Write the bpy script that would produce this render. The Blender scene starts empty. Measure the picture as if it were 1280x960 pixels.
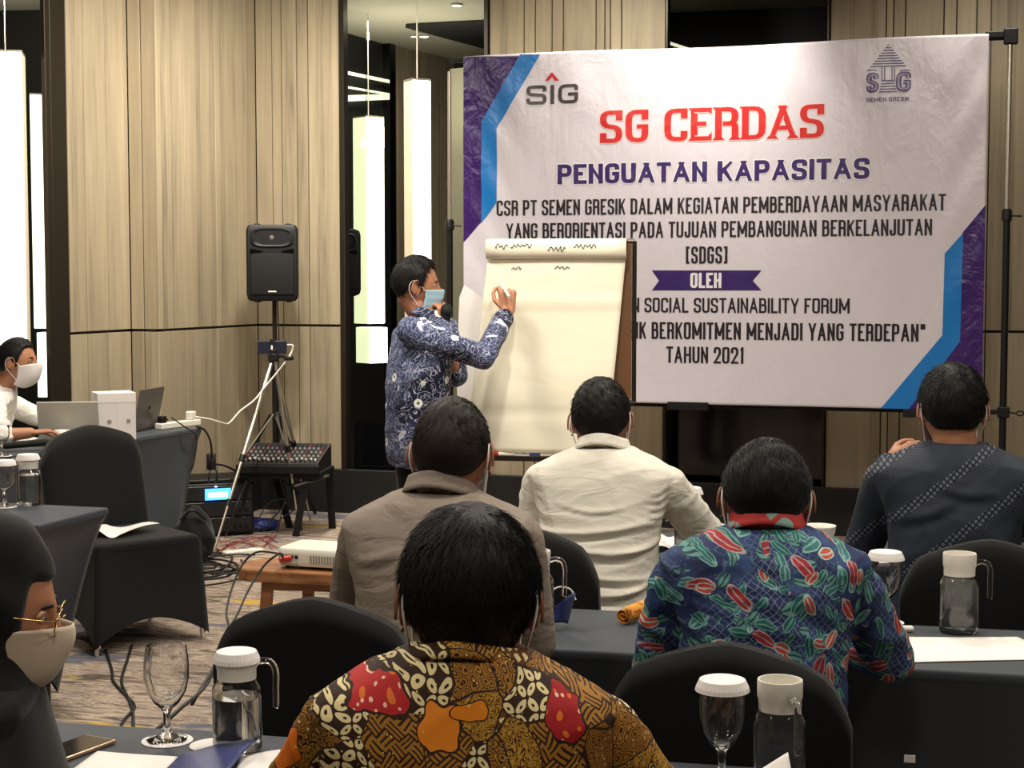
import bpy, bmesh, math, random
import numpy as np
from mathutils import Vector, Matrix, Euler
PI = math.pi; R = math.radians
random.seed(7); RNG = np.random.default_rng(7)
SC = bpy.context.scene; COL = SC.collection

# ------------------------------------------------------------------ camera
CAM_Z = 1.6; F = 2000.0; PITCH = math.atan(130 / 2000)
cd = bpy.data.cameras.new('camera'); cam = bpy.data.objects.new('camera', cd); COL.objects.link(cam)
cam.location = (0, 0, CAM_Z); cam.rotation_euler = (PI / 2 - PITCH, 0, 0)
cd.sensor_width = 36; cd.lens = 36 * F / 1280; cd.clip_start = .05; cd.clip_end = 60
SC.camera = cam

# ------------------------------------------------------------------ view, world, lights
vs = SC.view_settings
vs.view_transform = 'Standard'; vs.look = 'None'; vs.gamma = 1; vs.use_curve_mapping = False
vs.exposure = 0.2
wd = bpy.data.worlds.new('world'); SC.world = wd; wd.use_nodes = True
wd.node_tree.nodes['Background'].inputs[0].default_value = (.9, .8, .65, 1)
wd.node_tree.nodes['Background'].inputs[1].default_value = .05
WARM = (1, .93, .81)
def area(name, loc, size, power, color=WARM, target=None, spread=None, size_y=None):
    l = bpy.data.lights.new(name, 'AREA'); l.energy = power; l.color = color
    l.shape = 'RECTANGLE' if size_y else 'DISK'; l.size = size
    if size_y: l.size_y = size_y
    if spread: l.spread = R(spread)
    o = bpy.data.objects.new(name, l); COL.objects.link(o); o.location = loc
    if target is not None:
        o.rotation_euler = (Vector(target) - Vector(loc)).to_track_quat('-Z', 'Y').to_euler()
    return o
def spot(name, loc, target, power, angle=60, blend=.8, color=WARM, rad=.08):
    l = bpy.data.lights.new(name, 'SPOT'); l.energy = power; l.color = color
    l.spot_size = R(angle); l.spot_blend = blend; l.shadow_soft_size = rad
    o = bpy.data.objects.new(name, l); COL.objects.link(o); o.location = loc
    o.rotation_euler = (Vector(target) - Vector(loc)).to_track_quat('-Z', 'Y').to_euler()
    return o
H = 3.6
# ceiling downlights of the hall, in rows
for (x, y, p) in [(-2.2, 1.2, 20), (0, .9, 20), (2.2, .6, 20), (-1.9, 3.6, 34), (.3, 3.3, 34), (2.5, 3.0, 30),
                  (-1.2, 6.2, 50), (1.0, 5.6, 44), (3.0, 5.2, 30)]:
    area('ceiling_area_light', (x, y, H - .03), .5, p, target=(x, y, 0))
spot('wall_wash_light', (-1.2, 8.6, H - .05), (-2.2, 10.1, 1.6), 300, 130, 1)
spot('wall_wash_light', (-1.15, 9.5, H - .05), (-1.35, 11.1, 1.6), 120, 130, 1)
spot('wall_wash_light', (.4, 9.3, H - .05), (.5, 10.6, 2.3), 75, 120, 1)
spot('wall_wash_light', (2.6, 8.6, H - .05), (2.7, 9.8, 1.8), 48, 120, 1)
spot('banner_light', (1.05, 8.45, H - .05), (1.08, 9.17, 2.85), 120, 90, 1)
spot('flipchart_light', (.1, 5.6, H - .05), (.1, 7.3, 1.4), 170, 50, .9)
area('ceiling_area_light', (-2.0, 7.7, H - .03), .4, 42, target=(-2.1, 7.8, 0))  # extra lamp added to brighten the left table, boxes and seated man
area('alcove_fill_light', (-.9, 12.0, H - .05), .4, 40, target=(-.9, 12, 0), color=(1, .95, .78))  # added fill for the built alcove, no fitting of its own
area('alcove_fill_light', (-.9, 12.2, 2.6), .5, 16, target=(-.9, 12.2, 4), color=(1, .95, .78))  # added upward fill that lifts the alcove ceiling
area('lounge_fill_light', (-3.6, 10.6, 2.8), .5, 10, target=(-3.6, 10.6, 4), color=(1, .95, .78))  # added upward fill for the ceiling of the left opening

# ------------------------------------------------------------------ pixel -> point helpers
FW = Vector((0, math.cos(PITCH), -math.sin(PITCH))); UP = Vector((0, math.sin(PITCH), math.cos(PITCH)))
CP = Vector((0, 0, CAM_Z))
def ray(u, v): return FW * F + Vector((1, 0, 0)) * (u - 640) + UP * (480 - v)
def P(u, v, Y):
    d = ray(u, v); return CP + d * (Y / d.y)
def Pz(u, v, z):
    d = ray(u, v); return CP + d * ((z - CAM_Z) / d.z)
def Pplane(u, v, o, n):
    d = ray(u, v); return CP + d * ((Vector(o) - CP).dot(n) / d.dot(n))

# ------------------------------------------------------------------ node helpers
def c(r, g, b):
    f = lambda t: (t / 255) / 12.92 if t / 255 <= .04045 else ((t / 255 + .055) / 1.055) ** 2.4
    return (f(r), f(g), f(b), 1)
class V:
    def __init__(s, m, k): s.m = m; s.k = k
    def _o(s, op, *a): return s.m.math(op, s, *a)
    def __add__(s, o): return s._o('ADD', o)
    __radd__ = __add__
    def __sub__(s, o): return s._o('SUBTRACT', o)
    def __rsub__(s, o): return s.m.math('SUBTRACT', o, s)
    def __mul__(s, o): return s._o('MULTIPLY', o)
    __rmul__ = __mul__
    def __truediv__(s, o): return s._o('DIVIDE', o)
    def abs(s): return s._o('ABSOLUTE')
    def fr(s): return s._o('FRACT')
    def sin(s): return s._o('SINE')
    def cos(s): return s._o('COSINE')
    def lt(s, o): return s._o('LESS_THAN', o)
    def gt(s, o): return s._o('GREATER_THAN', o)
    def mn(s, o): return s._o('MINIMUM', o)
    def mx(s, o): return s._o('MAXIMUM', o)
    def fl(s): return s._o('FLOOR')
    def pw(s, o): return s._o('POWER', o)
    def st(s, a, b):     # smooth ramp 0..1 between a and b
        n = s.m.new('ShaderNodeMapRange'); n.interpolation_type = 'SMOOTHSTEP'
        s.m.put(n.inputs[0], s); n.inputs[1].default_value = a; n.inputs[2].default_value = b
        return V(s.m, n.outputs[0])
class Mat:
    def __init__(s, name, base=(.5, .5, .5, 1), rough=.6, spec=.5, metal=0, **kw):
        s.mat = bpy.data.materials.new(name); s.mat.use_nodes = True
        s.nt = s.mat.node_tree; s.b = s.nt.nodes['Principled BSDF']
        s.b.inputs['Base Color'].default_value = base; s.b.inputs['Roughness'].default_value = rough
        s.b.inputs['Specular IOR Level'].default_value = spec; s.b.inputs['Metallic'].default_value = metal
        for k, v in kw.items(): s.b.inputs[k.replace('_', ' ')].default_value = v
        s.mat.diffuse_color = base
    def new(s, t): return s.nt.nodes.new(t)
    def put(s, inp, v):
        if isinstance(v, V): s.nt.links.new(v.k, inp)
        elif hasattr(v, 'links'): s.nt.links.new(v, inp)
        else: inp.default_value = v
    def math(s, op, *a):
        n = s.new('ShaderNodeMath'); n.operation = op
        for i, x in enumerate(a): s.put(n.inputs[i], x)
        return V(s, n.outputs[0])
    def obj(s):
        n = s.new('ShaderNodeTexCoord'); s.co = n.outputs['Object']; q = s.new('ShaderNodeSeparateXYZ')
        s.nt.links.new(s.co, q.inputs[0]); return [V(s, q.outputs[i]) for i in range(3)]
    def comb(s, x, y, z):
        n = s.new('ShaderNodeCombineXYZ')
        for i, t in enumerate((x, y, z)): s.put(n.inputs[i], t)
        return n.outputs[0]
    def noise(s, vec, scale, detail=2, rough=.5, dist=0, col=False):
        n = s.new('ShaderNodeTexNoise'); s.nt.links.new(vec, n.inputs['Vector']); n.inputs['Scale'].default_value = scale
        n.inputs['Detail'].default_value = detail; n.inputs['Roughness'].default_value = rough; n.inputs['Distortion'].default_value = dist
        return n.outputs['Color'] if col else V(s, n.outputs[0])
    def vor(s, vec, scale, feature='F1', rnd=1):
        n = s.new('ShaderNodeTexVoronoi'); n.feature = feature; s.nt.links.new(vec, n.inputs['Vector'])
        n.inputs['Scale'].default_value = scale; n.inputs['Randomness'].default_value = rnd; return n
    def vm(s, op, a, b=None, sc=None):
        n = s.new('ShaderNodeVectorMath'); n.operation = op; s.put(n.inputs[0], a)
        if b is not None: s.put(n.inputs[1], b)
        if sc is not None: s.put(n.inputs['Scale'], sc)
        return n.outputs[0]
    def sep(s, vec):
        q = s.new('ShaderNodeSeparateXYZ'); s.nt.links.new(vec, q.inputs[0]); return [V(s, q.outputs[i]) for i in range(3)]
    def mix(s, f, a, b):
        n = s.new('ShaderNodeMix'); n.data_type = 'RGBA'; s.put(n.inputs[0], f); s.put(n.inputs[6], a); s.put(n.inputs[7], b)
        return n.outputs[2]
    def ramp(s, f, stops):
        n = s.new('ShaderNodeValToRGB'); s.put(n.inputs[0], f); e = n.color_ramp.elements
        while len(e) < len(stops): e.new(.5)
        for el, (p, cc) in zip(e, stops): el.position = p; el.color = cc
        return n.outputs[0]
    def base(s, col): s.put(s.b.inputs['Base Color'], col); return s
    def bump(s, h, strength=.3, dist=.002):
        n = s.new('ShaderNodeBump'); n.inputs['Strength'].default_value = strength; n.inputs['Distance'].default_value = dist
        s.put(n.inputs['Height'], h); s.nt.links.new(n.outputs[0], s.b.inputs['Normal']); return s
    def rand(s):
        n = s.new('ShaderNodeObjectInfo'); return V(s, n.outputs['Random'])
def emis(name, col, strength):
    m = Mat(name, col); m.b.inputs['Emission Color'].default_value = col; m.b.inputs['Emission Strength'].default_value = strength
    return m.mat
def plain(name, rgb, rough=.6, spec=.5, metal=0, **kw): return Mat(name, c(*rgb), rough, spec, metal, **kw).mat
def cloth(name, rgb, rough=.85, scale=900, var=.12):
    m = Mat(name, c(*rgb), rough, .25); m.obj(); n = m.noise(m.co, 6, 3)
    dk = tuple(x * (1 - var) for x in c(*rgb)[:3]) + (1,)
    m.base(m.mix(n, dk, c(*rgb))); m.bump(m.noise(m.co, scale, 1), .25, .0006)
    m.b.inputs['Sheen Weight'].default_value = .12; return m.mat

M = {}
def wood_plank(name, tint, var=.25):
    m = Mat(name, rough=.55, spec=.3); x, y, z = m.obj(); r = m.rand()
    v = m.comb(x + r * 37, y, z * .045)
    bn = m.noise(m.comb((x * 17 + r * 9 + m.noise(m.comb(x, y, z * .3), 1.2, 1) * .25).fl(), 0, r * 7), 3.7, 0)
    n1 = m.noise(v, 34, 4, .6); n2 = m.noise(m.comb(x + r * 11, y, z * .02), 120, 3, .6)
    n3 = m.noise(m.comb(x + r * 5, y, z * .25), 5, 2)
    col = m.ramp(n1 * .42 + n2 * .2 + n3 * .22 + bn * .3 - .075, [(.3, tuple(t * .42 for t in tint[:3]) + (1,)), (.45, tuple(t * .8 for t in tint[:3]) + (1,)), (.6, tint), (.75, tuple(min(1, t * 1.25) for t in tint[:3]) + (1,))])
    col = m.mix(r * var, col, c(96, 80, 66)); m.base(col); m.bump(n2, .15, .001); return m.mat
M['plank'] = wood_plank('greyed_oak_veneer', c(170, 156, 130))
M['plank_dim'] = wood_plank('brown_oak_veneer', c(148, 134, 112))
M['dark_wall'] = plain('dark_charcoal_wall', (30, 31, 29), .5)
M['black_skirt'] = plain('black_baseboard_paint', (14, 14, 14), .55)
M['frame'] = plain('dark_bronze_metal', (52, 46, 38), .35, .5, .6)
M['smoke'] = plain('smoked_glass_black', (9, 10, 12), .08)
m = Mat('ceiling_paint', c(176, 172, 152), .9, .2); m.obj(); m.base(m.mix(m.noise(m.co, 3, 2), c(176, 172, 152), c(168, 164, 145))); M['ceil'] = m.mat
M['olive'] = plain('olive_grey_panel', (110, 106, 88), .6)
# carpet
m = Mat('patterned_carpet', rough=.95, spec=.1); x, y, z = m.obj()
u = x * .956 - y * .293; w = x * .293 + y * .956
vv = m.comb(u * .28, w * 1.5, z); n = m.noise(vv, 7, 5, .65, 1.6); n2 = m.noise(m.comb(u * .5, w * 2.2, z), 16, 4, .7, 1.0)
col = m.ramp(n, [(.36, c(92, 82, 74)), (.44, c(150, 134, 120)), (.5, c(188, 170, 152)), (.55, c(128, 114, 104)), (.6, c(184, 166, 148)), (.72, c(206, 190, 170))])
col = m.mix(n2.st(.5, .62) * .65, col, c(98, 88, 84))
pn = m.noise(m.comb(u * .6, w * 1.5, z + 3), 1.9, 3, .6); pn2 = m.noise(m.comb(u * .6, w * 1.6, z + 9), 2.1, 3, .6)
col = m.mix(pn.st(.635, .69) * n.st(.35, .5) * .85, col, c(206, 166, 62)); col = m.mix(pn2.st(.57, .63) * .7, col, c(72, 84, 108))
m.base(col); m.bump(m.noise(m.co, 500, 2), .5, .003); M['carpet'] = m.mat
M['black_spandex'] = cloth('black_spandex', (16, 15, 15), .8, 700, .2)
M['navy_spandex'] = cloth('slate_navy_spandex', (52, 56, 66), .62, 700, .1)
M['blue_spandex'] = cloth('slate_blue_spandex', (60, 66, 72), .55, 700, .1)
M['paper'] = plain('white_paper', (232, 226, 222), .8, .2)
M['white_plastic'] = plain('white_plastic', (225, 220, 208), .4)
M['black_plastic'] = plain('black_plastic', (13, 13, 14), .5, .35)
M['black_rubber'] = plain('black_rubber_cable', (16, 15, 15), .6)
M['silver'] = plain('brushed_aluminium', (196, 190, 176), .3, .5, .85)
M['chrome'] = plain('chrome', (220, 220, 220), .12, .5, 1)
M['gold'] = plain('gold_wire', (214, 180, 120), .25, .5, 1)
m = Mat('clear_glass', (1, 1, 1, 1), .02); m.b.inputs['Transmission Weight'].default_value = 1; m.b.inputs['IOR'].default_value = 1.45; M['glass'] = m.mat
m = Mat('water', (.97, 1, .99, 1), .0); m.b.inputs['Transmission Weight'].default_value = 1; m.b.inputs['IOR'].default_value = 1.33; M['water'] = m.mat
M['lantern'] = emis('lantern_glow', (1, .97, .86, 1), 4.5)
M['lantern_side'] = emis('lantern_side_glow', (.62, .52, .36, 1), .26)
M['lantern_reflection_green'] = emis('lantern_reflection_greenish', (.80, .88, .52, 1), .85)  # green mirror tint put into the glow of reflected lanterns
M['lantern_reflection'] = emis('lantern_reflection_glow', (.98, 1, .86, 1), 2.2)  # glow colour of the reflected lanterns
M['strip'] = emis('strip_light_and_reflection_glow', (.85, .88, .62, 1), .8)
M['downlight'] = emis('downlight_glow', (1, .95, .8, 1), 9)
M['lcd'] = emis('blue_lcd', (.05, .3, 1, 1), 2.5); M['lcd2'] = emis('cyan_lcd', (.35, .8, 1, 1), 2.5)

# ------------------------------------------------------------------ object helpers
def tag(o, label=None, cat=None, group=None, kind=None):
    if label: o['label'] = label
    if cat: o['category'] = cat
    if group: o['group'] = group
    if kind: o['kind'] = kind
    return o
def link(name, me, mat=None, parent=None, smooth=False):
    o = bpy.data.objects.new(name, me); COL.objects.link(o)
    if mat is not None and not me.materials:
        for mm in (mat if isinstance(mat, (list, tuple)) else [mat]): me.materials.append(mm)
    if parent: o.parent = parent
    if smooth: me.polygons.foreach_set('use_smooth', [True] * len(me.polygons))
    return o
def obj(name, bm, mat, parent=None, smooth=False, auto=False, fix=True):
    if fix: bmesh.ops.recalc_face_normals(bm, faces=bm.faces)
    me = bpy.data.meshes.new(name); bm.to_mesh(me); bm.free()
    o = link(name, me, mat, parent, smooth or auto)
    if auto:
        try: me.set_sharp_from_angle(angle=R(38))
        except Exception: pass
    return o
def empty(name, loc=(0, 0, 0), rz=0, label=None, cat=None, group=None):
    o = bpy.data.objects.new(name, None); COL.objects.link(o); o.location = loc; o.rotation_euler = (0, 0, rz)
    o.empty_display_size = .1
    return tag(o, label, cat, group)
def copy_tree(o, parent=None):
    k = o.copy(); COL.objects.link(k)
    if parent: k.parent = parent
    for ch in [x for x in bpy.data.objects if x.parent == o]: copy_tree(ch, k)
    return k
def box(bm, x0, x1, y0, y1, z0, z1, bev=0, mtx=None, seg=1):
    g = bmesh.ops.create_cube(bm, size=1)['verts']
    for v in g: v.co = Vector((x0 + (v.co.x + .5) * (x1 - x0), y0 + (v.co.y + .5) * (y1 - y0), z0 + (v.co.z + .5) * (z1 - z0)))
    if bev:
        es = list({e for v in g for e in v.link_edges})
        r = bmesh.ops.bevel(bm, geom=es, offset=bev, segments=seg, affect='EDGES', profile=.6)
        g = list({v for f in r['faces'] for v in f.verts} | {v for v in g if v.is_valid})
    if mtx: bmesh.ops.transform(bm, matrix=mtx, verts=g)
    return g
def BB(*a, **k):
    bm = bmesh.new(); box(bm, *a, **k); return bm
def frame_at(d):
    d = Vector(d).normalized(); a = Vector((0, 0, 1)) if abs(d.z) < .9 else Vector((1, 0, 0))
    s = d.cross(a).normalized(); return s, s.cross(d).normalized(), d
def loft(bm, rings, cap=True, closed=True):
    vs_ = [[bm.verts.new(p) for p in r] for r in rings]; n = len(vs_[0])
    for a, b in zip(vs_, vs_[1:]):
        for i in range(n if closed else n - 1):
            j = (i + 1) % n; bm.faces.new((a[i], a[j], b[j], b[i]))
    if cap: bm.faces.new(vs_[0][::-1]); bm.faces.new(vs_[-1])
    return vs_
def tube(bm, pts, r, n=8, cap=True, caps=False):
    pts = [Vector(p) for p in pts]; rr = r if isinstance(r, (list, tuple)) else [r] * len(pts)
    rings = []; s0 = None
    for i, p in enumerate(pts):
        d = (pts[min(i + 1, len(pts) - 1)] - pts[max(i - 1, 0)]).normalized()
        if s0 is None: s0 = frame_at(d)[0]
        else:
            s0 = (s0 - d * s0.dot(d)); s0 = s0.normalized() if s0.length > 1e-5 else frame_at(d)[0]
        t = d.cross(s0)
        rings.append([p + (s0 * math.cos(2 * PI * k / n) + t * math.sin(2 * PI * k / n)) * rr[i] for k in range(n)])
    loft(bm, rings, cap)
def smooth_pts(pts, n=8):
    pts = [Vector(p) for p in pts]; out = []
    q = [pts[0] * 2 - pts[1]] + pts + [pts[-1] * 2 - pts[-2]]
    for i in range(1, len(q) - 2):
        a, b, c_, d = q[i - 1:i + 3]
        for k in range(n):
            t = k / n; out.append(.5 * ((2 * b) + (c_ - a) * t + (2 * a - 5 * b + 4 * c_ - d) * t * t + (3 * b - a - 3 * c_ + d) * t ** 3))
    out.append(pts[-1]); return out
def capsule(bm, a, b, ra, rb, n=14, flat=1, side=None):
    a = Vector(a); b = Vector(b); s, t, d = frame_at(b - a) if (b - a).length > 1e-6 else frame_at((0, 0, 1))
    if side is not None:
        s = Vector(side); s = (s - d * s.dot(d)).normalized(); t = d.cross(s)
    rings = []
    for k in range(5):
        th = PI / 2 * (k + .35) / 5; rings.append((a - d * ra * math.cos(th), ra * math.sin(th)))
    rings += [(a.lerp(b, f), ra + (rb - ra) * f) for f in (0, .25, .5, .75, 1)]
    for k in range(4, -1, -1):
        th = PI / 2 * (k + .35) / 5; rings.append((b + d * rb * math.cos(th), rb * math.sin(th)))
    loft(bm, [[p + s * (math.cos(2 * PI * i / n) * r) + t * (math.sin(2 * PI * i / n) * r * flat) for i in range(n)] for p, r in rings])
def lathe(bm, prof, n=32, mtx=None, closed_prof=False, fr=None):
    """prof: list of (r, z); fr(i,j)->radius factor"""
    vs_ = []
    for j, (r, z) in enumerate(prof):
        if r < 1e-6: vs_.append([bm.verts.new((0, 0, z))])
        else: vs_.append([bm.verts.new((math.cos(2 * PI * i / n) * r * (fr(i, j) if fr else 1), math.sin(2 * PI * i / n) * r * (fr(i, j) if fr else 1), z)) for i in range(n)])
    seq = list(zip(vs_, vs_[1:])) + ([(vs_[-1], vs_[0])] if closed_prof else [])
    for a, b in seq:
        for i in range(n):
            j = (i + 1) % n
            if len(a) == 1 and len(b) == 1: continue
            if len(a) == 1: bm.faces.new((a[0], b[i], b[j]))
            elif len(b) == 1: bm.faces.new((a[i], a[j], b[0]))
            else: bm.faces.new((a[i], a[j], b[j], b[i]))
    if mtx: bmesh.ops.transform(bm, matrix=mtx, verts=[v for r in vs_ for v in r])
    return bm
def prism(bm, poly, y0, y1, mtx=None):
    """poly of (x,z) extruded along y"""
    a = [bm.verts.new((x, y0, z)) for x, z in poly]; b = [bm.verts.new((x, y1, z)) for x, z in poly]
    n = len(poly); bm.faces.new(a); bm.faces.new(b[::-1])
    for i in range(n): bm.faces.new((a[i], b[i], b[(i + 1) % n], a[(i + 1) % n]))
    if mtx: bmesh.ops.transform(bm, matrix=mtx, verts=a + b)
def yawm(o, a): return Matrix.Translation(Vector(o)) @ Matrix.Rotation(a, 4, 'Z')

# ================================================================== SETTING
UF = Vector((1, -.31, 0)).normalized(); NF = Vector((-.31, -1, 0)).normalized()   # front wall direction and its normal into the room
C0 = Vector((-1.77, 11.15, 0))
def wall_s(u, v=250):
    p = Pplane(u, v, C0, NF); return (p - C0).dot(UF)
YAWF = math.atan2(UF.y, UF.x)
bm = BB(-7, 7, -4, 17, -.1, 0); tag(obj('floor', bm, M['carpet']), kind='structure')
bm = BB(-7, 7, -4, 17, H, H + .1); tag(obj('ceiling', bm, M['ceil']), kind='structure')
for nm, a in (('wall_back', (-7, 7, -4.1, -4)), ('wall_right', (5.5, 5.6, -4, 17)), ('wall_left', (-7.1, -7, -4, 17)), ('wall_far', (-7, 7, 17, 17.1))):
    tag(obj(nm, BB(*a, 0, H), M['plank_dim'] if nm != 'wall_far' else M['dark_wall']), kind='structure')
SEAM = 1.287; SK = .30
def plank_set(name, org, yaw, segs, edges, mat, top=H):
    """backing of one wall with its planks as children; edges = x positions of plank borders per solid section"""
    bm = bmesh.new()
    for s0, s1 in segs: box(bm, s0, s1, .03, .06, 0, top)
    w = obj(name, bm, M['dark_wall']); w.location = org; w.rotation_euler = (0, 0, yaw); tag(w, kind='structure')
    for ed in edges:
        for a, b in zip(ed, ed[1:]):
            for (z0, z1) in ((SK, SEAM - .008), (SEAM + .008, top)):
                g = .0035
                o = obj('plank', BB(a + g, b - g, .0, .032, z0, z1, bev=.002), mat, w)
    return w
eA = [0] + [wall_s(u) for u in (341, 353, 372, 386)] + [wall_s(425)]
eB = [wall_s(612)] + [wall_s(u, 40) for u in (655, 669, 690, 704, 745, 756, 763, 777)] + [wall_s(832, 40)]
eC = [wall_s(1038, 40)] + [wall_s(u, 20) for u in (1108, 1117, 1132, 1180, 1196, 1221, 1239)] + [wall_s(1300), wall_s(1380), wall_s(1440), wall_s(1560)]
plank_set('wall_front', C0, YAWF, [(0, eA[-1]), (eB[0], eB[-1]), (eC[0], eC[-1])], [eA, eB, eC], M['plank'])
# left wall: three facets
LW = [Vector((-2.575, 9.34, 0)), Vector((-2.375, 9.98, 0)), Vector((-2.185, 9.92, 0)), C0.copy()]
LE = [[90, 107, 134, 157], [163, 178, 197], [198, 231, 270, 308, 318]]
for k in range(3):
    a, b = LW[k], LW[k + 1]; d = (b - a); L = d.length; d.normalize(); n = Vector((d.y, -d.x, 0))
    es = [0]
    for u in LE[k][1:-1]:
        p = Pplane(u, 250, a, n); es.append((p - a).dot(d))
    es.append(L)
    plank_set('wall_left', a, math.atan2(d.y, d.x), [(0, L)], [es], M['plank'])
# baseboards
def seg_box(name, a, b, proud, thick, z0, z1, mat, kind='structure'):
    a = Vector(a); b = Vector(b); d = (b - a); L = d.length; yw = math.atan2(d.y, d.x)
    o = obj(name, BB(0, L, -proud, -proud + thick, z0, z1, bev=.003), mat); o.location = (a.x, a.y, 0); o.rotation_euler = (0, 0, yw)
    return tag(o, kind=kind)
seg_box('baseboard_front', C0, C0 + UF * eC[-1], .03, .06, 0, SK, M['black_skirt'])
for k in range(3): seg_box('baseboard_left', LW[k], LW[k + 1], .03, .06, 0, SK, M['black_skirt'])
# dark metal frames beside the openings
def jamb(s0, s1, depth=.06, mat='frame', y0=-.02):
    global _t
    o = obj('trim_%d' % _t, BB(s0, s1, y0, depth, 0, H, bev=.004), M[mat]); _t += 1
    o.location = C0; o.rotation_euler = (0, 0, YAWF); return tag(o, kind='structure')
_t = 1
jamb(eA[-1] + .003, wall_s(432)); jamb(wall_s(606), eB[0] - .003); jamb(eB[-1] + .003, eB[-1] + .02); jamb(eC[0] - .02, eC[0] - .003)
dl = (LW[1] - LW[0]).normalized()
o = obj('trim_%d' % _t, BB(-.16, -.004, 0, .03, 0, H, bev=.004), M['frame']); _t += 1; o.location = LW[0]; o.rotation_euler = (0, 0, math.atan2(dl.y, dl.x)); tag(o, kind='structure')
o = obj('trim_%d' % _t, BB(-.21, -.165, .0, .03, 0, H, bev=.004), M['frame']); _t += 1; o.location = LW[0]; o.rotation_euler = (0, 0, math.atan2(dl.y, dl.x)); tag(o, kind='structure')
# alcove built behind the first opening in place of its dark mirror's reflection
def wall_seg(name, a, b, z0, z1, mat, thick=.08):
    a = Vector((a[0], a[1], 0)); b = Vector((b[0], b[1], 0)); d = b - a; yw = math.atan2(d.y, d.x)
    o = obj(name, BB(0, d.length, 0, thick, z0, z1), M[mat] if isinstance(mat, str) else mat); o.location = a; o.rotation_euler = (0, 0, yw)
    return tag(o, kind='structure')
xy = lambda u, Y: ((u - 640) / 2000 * Y, Y)
wall_seg('wall_reflected_alcove', (-1.9, 12.2), xy(425, 13.0), 0, H, 'dark_wall')
wall_seg('wall_reflected_alcove', xy(425, 13.0), xy(489, 13.85), 0, H, 'dark_wall')
wall_seg('trim_%d' % _t, xy(489, 13.7), xy(496, 13.8), 0, H, 'smoke'); _t += 1  # trim of the alcove built for the mirror's reflection
aw = wall_seg('wall_reflected_alcove', xy(495, 13.9), xy(565, 14.7), 0, H, 'dark_wall')
d_ = Vector((xy(565, 14.7)[0] - xy(495, 13.9)[0], .8, 0)); Ld = d_.length; x0 = 0
while x0 < Ld:
    x1 = min(Ld, x0 + random.choice((.06, .09, .13))); obj('plank', BB(x0 + .003, x1 - .003, -.03, 0, .3, H), M['plank_dim'], aw); x0 = x1  # planks of the alcove built for the mirror's reflection
wall_seg('wall_reflected_alcove', xy(563, 12.9), xy(606, 12.7), 0, 3.28, 'olive')
wall_seg('wall_reflected_alcove', xy(565, 14.7), (.6, 15), 0, H, 'dark_wall')
wall_seg('wall_reflected_alcove', (.05, 12.8), (.1, 10.75), 0, H, 'dark_wall')
wall_seg('wall_reflected_alcove', (-1.72, 11.3), (-1.9, 12.3), 0, H, 'dark_wall')
# second opening: near black smoked glass in front of a dark lobby
wall_seg('wall_lobby', (1.0, 12.2), (2.6, 11.8), 0, H, 'dark_wall'); wall_seg('wall_lobby', (.98, 10.4), (1.0, 12.2), 0, H, 'dark_wall'); wall_seg('wall_lobby', (2.5, 11.9), (2.3, 9.95), 0, H, 'dark_wall')
bm = BB(eB[-1] + .02, eC[0] - .02, .2, .21, .0, 1.25); o = obj('window_1', bm, M['smoke']); o.location = C0; o.rotation_euler = (0, 0, YAWF); tag(o, kind='structure')
# left opening
wall_seg('wall_lounge', (-6, 12.3), (-3.25, 12.0), 0, H, 'dark_wall'); wall_seg('wall_lounge', (-3.25, 12.0), (-2.62, 9.6), 0, H, 'dark_wall')
# dark ledge under the first opening
o = obj('window_2', BB(wall_s(432), wall_s(606), .12, .13, 0, .62), M['smoke']); o.location = C0; o.rotation_euler = (0, 0, YAWF); tag(o, kind='structure')

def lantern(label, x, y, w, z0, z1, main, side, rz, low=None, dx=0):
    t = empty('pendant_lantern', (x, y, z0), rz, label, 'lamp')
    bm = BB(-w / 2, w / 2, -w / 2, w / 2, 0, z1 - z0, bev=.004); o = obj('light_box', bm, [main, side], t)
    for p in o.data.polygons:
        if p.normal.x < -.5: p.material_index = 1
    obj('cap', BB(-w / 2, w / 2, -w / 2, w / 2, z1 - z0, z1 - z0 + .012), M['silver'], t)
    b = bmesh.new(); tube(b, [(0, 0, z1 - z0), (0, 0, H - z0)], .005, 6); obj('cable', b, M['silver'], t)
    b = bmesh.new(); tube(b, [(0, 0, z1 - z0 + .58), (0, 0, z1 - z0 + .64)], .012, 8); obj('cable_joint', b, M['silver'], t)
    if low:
        o = obj('light_box', BB(-w / 2 + dx, w / 2 + dx, -w / 2, w / 2, -low, -.03), [main, side], t)  # lower box: offset piece of the reflection under the mirror joint
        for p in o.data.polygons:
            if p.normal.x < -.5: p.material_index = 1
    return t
lantern('large bright white lantern hanging at the left edge behind the seated man', P(10, 250, 9.05).x, 9.05, .20, 1.235, 2.86, M['lantern'], M['lantern_side'], R(12))
for p in bpy.data.objects['light_box'].data.polygons: p.material_index = 1 if p.normal.x > .5 else 0
lantern('slimmer mirror image of a lantern just left of the dark frame of the panelled wall', P(57, 250, 11.0).x, 11.0, .15, 1.27, 2.85, M['lantern_reflection'], M['lantern_reflection_green'], R(0), .47, .02)  # reflected lantern, built as a glowing box in the left opening
lantern('bright square lantern hanging above and behind the presenter', P(522, 250, 10.2).x, 10.2, .13, 1.235, 2.85, M['lantern'], M['lantern_side'], R(28))
lantern('greenish mirror image of a lantern in the opening right of the loudspeaker', P(461, 250, 12.2).x, 12.2, .17, 1.27, 2.82, M['lantern_reflection'], M['lantern_reflection_green'], R(42), .3, .02)  # reflection of the presenter's lantern, built as a second glowing box
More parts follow.
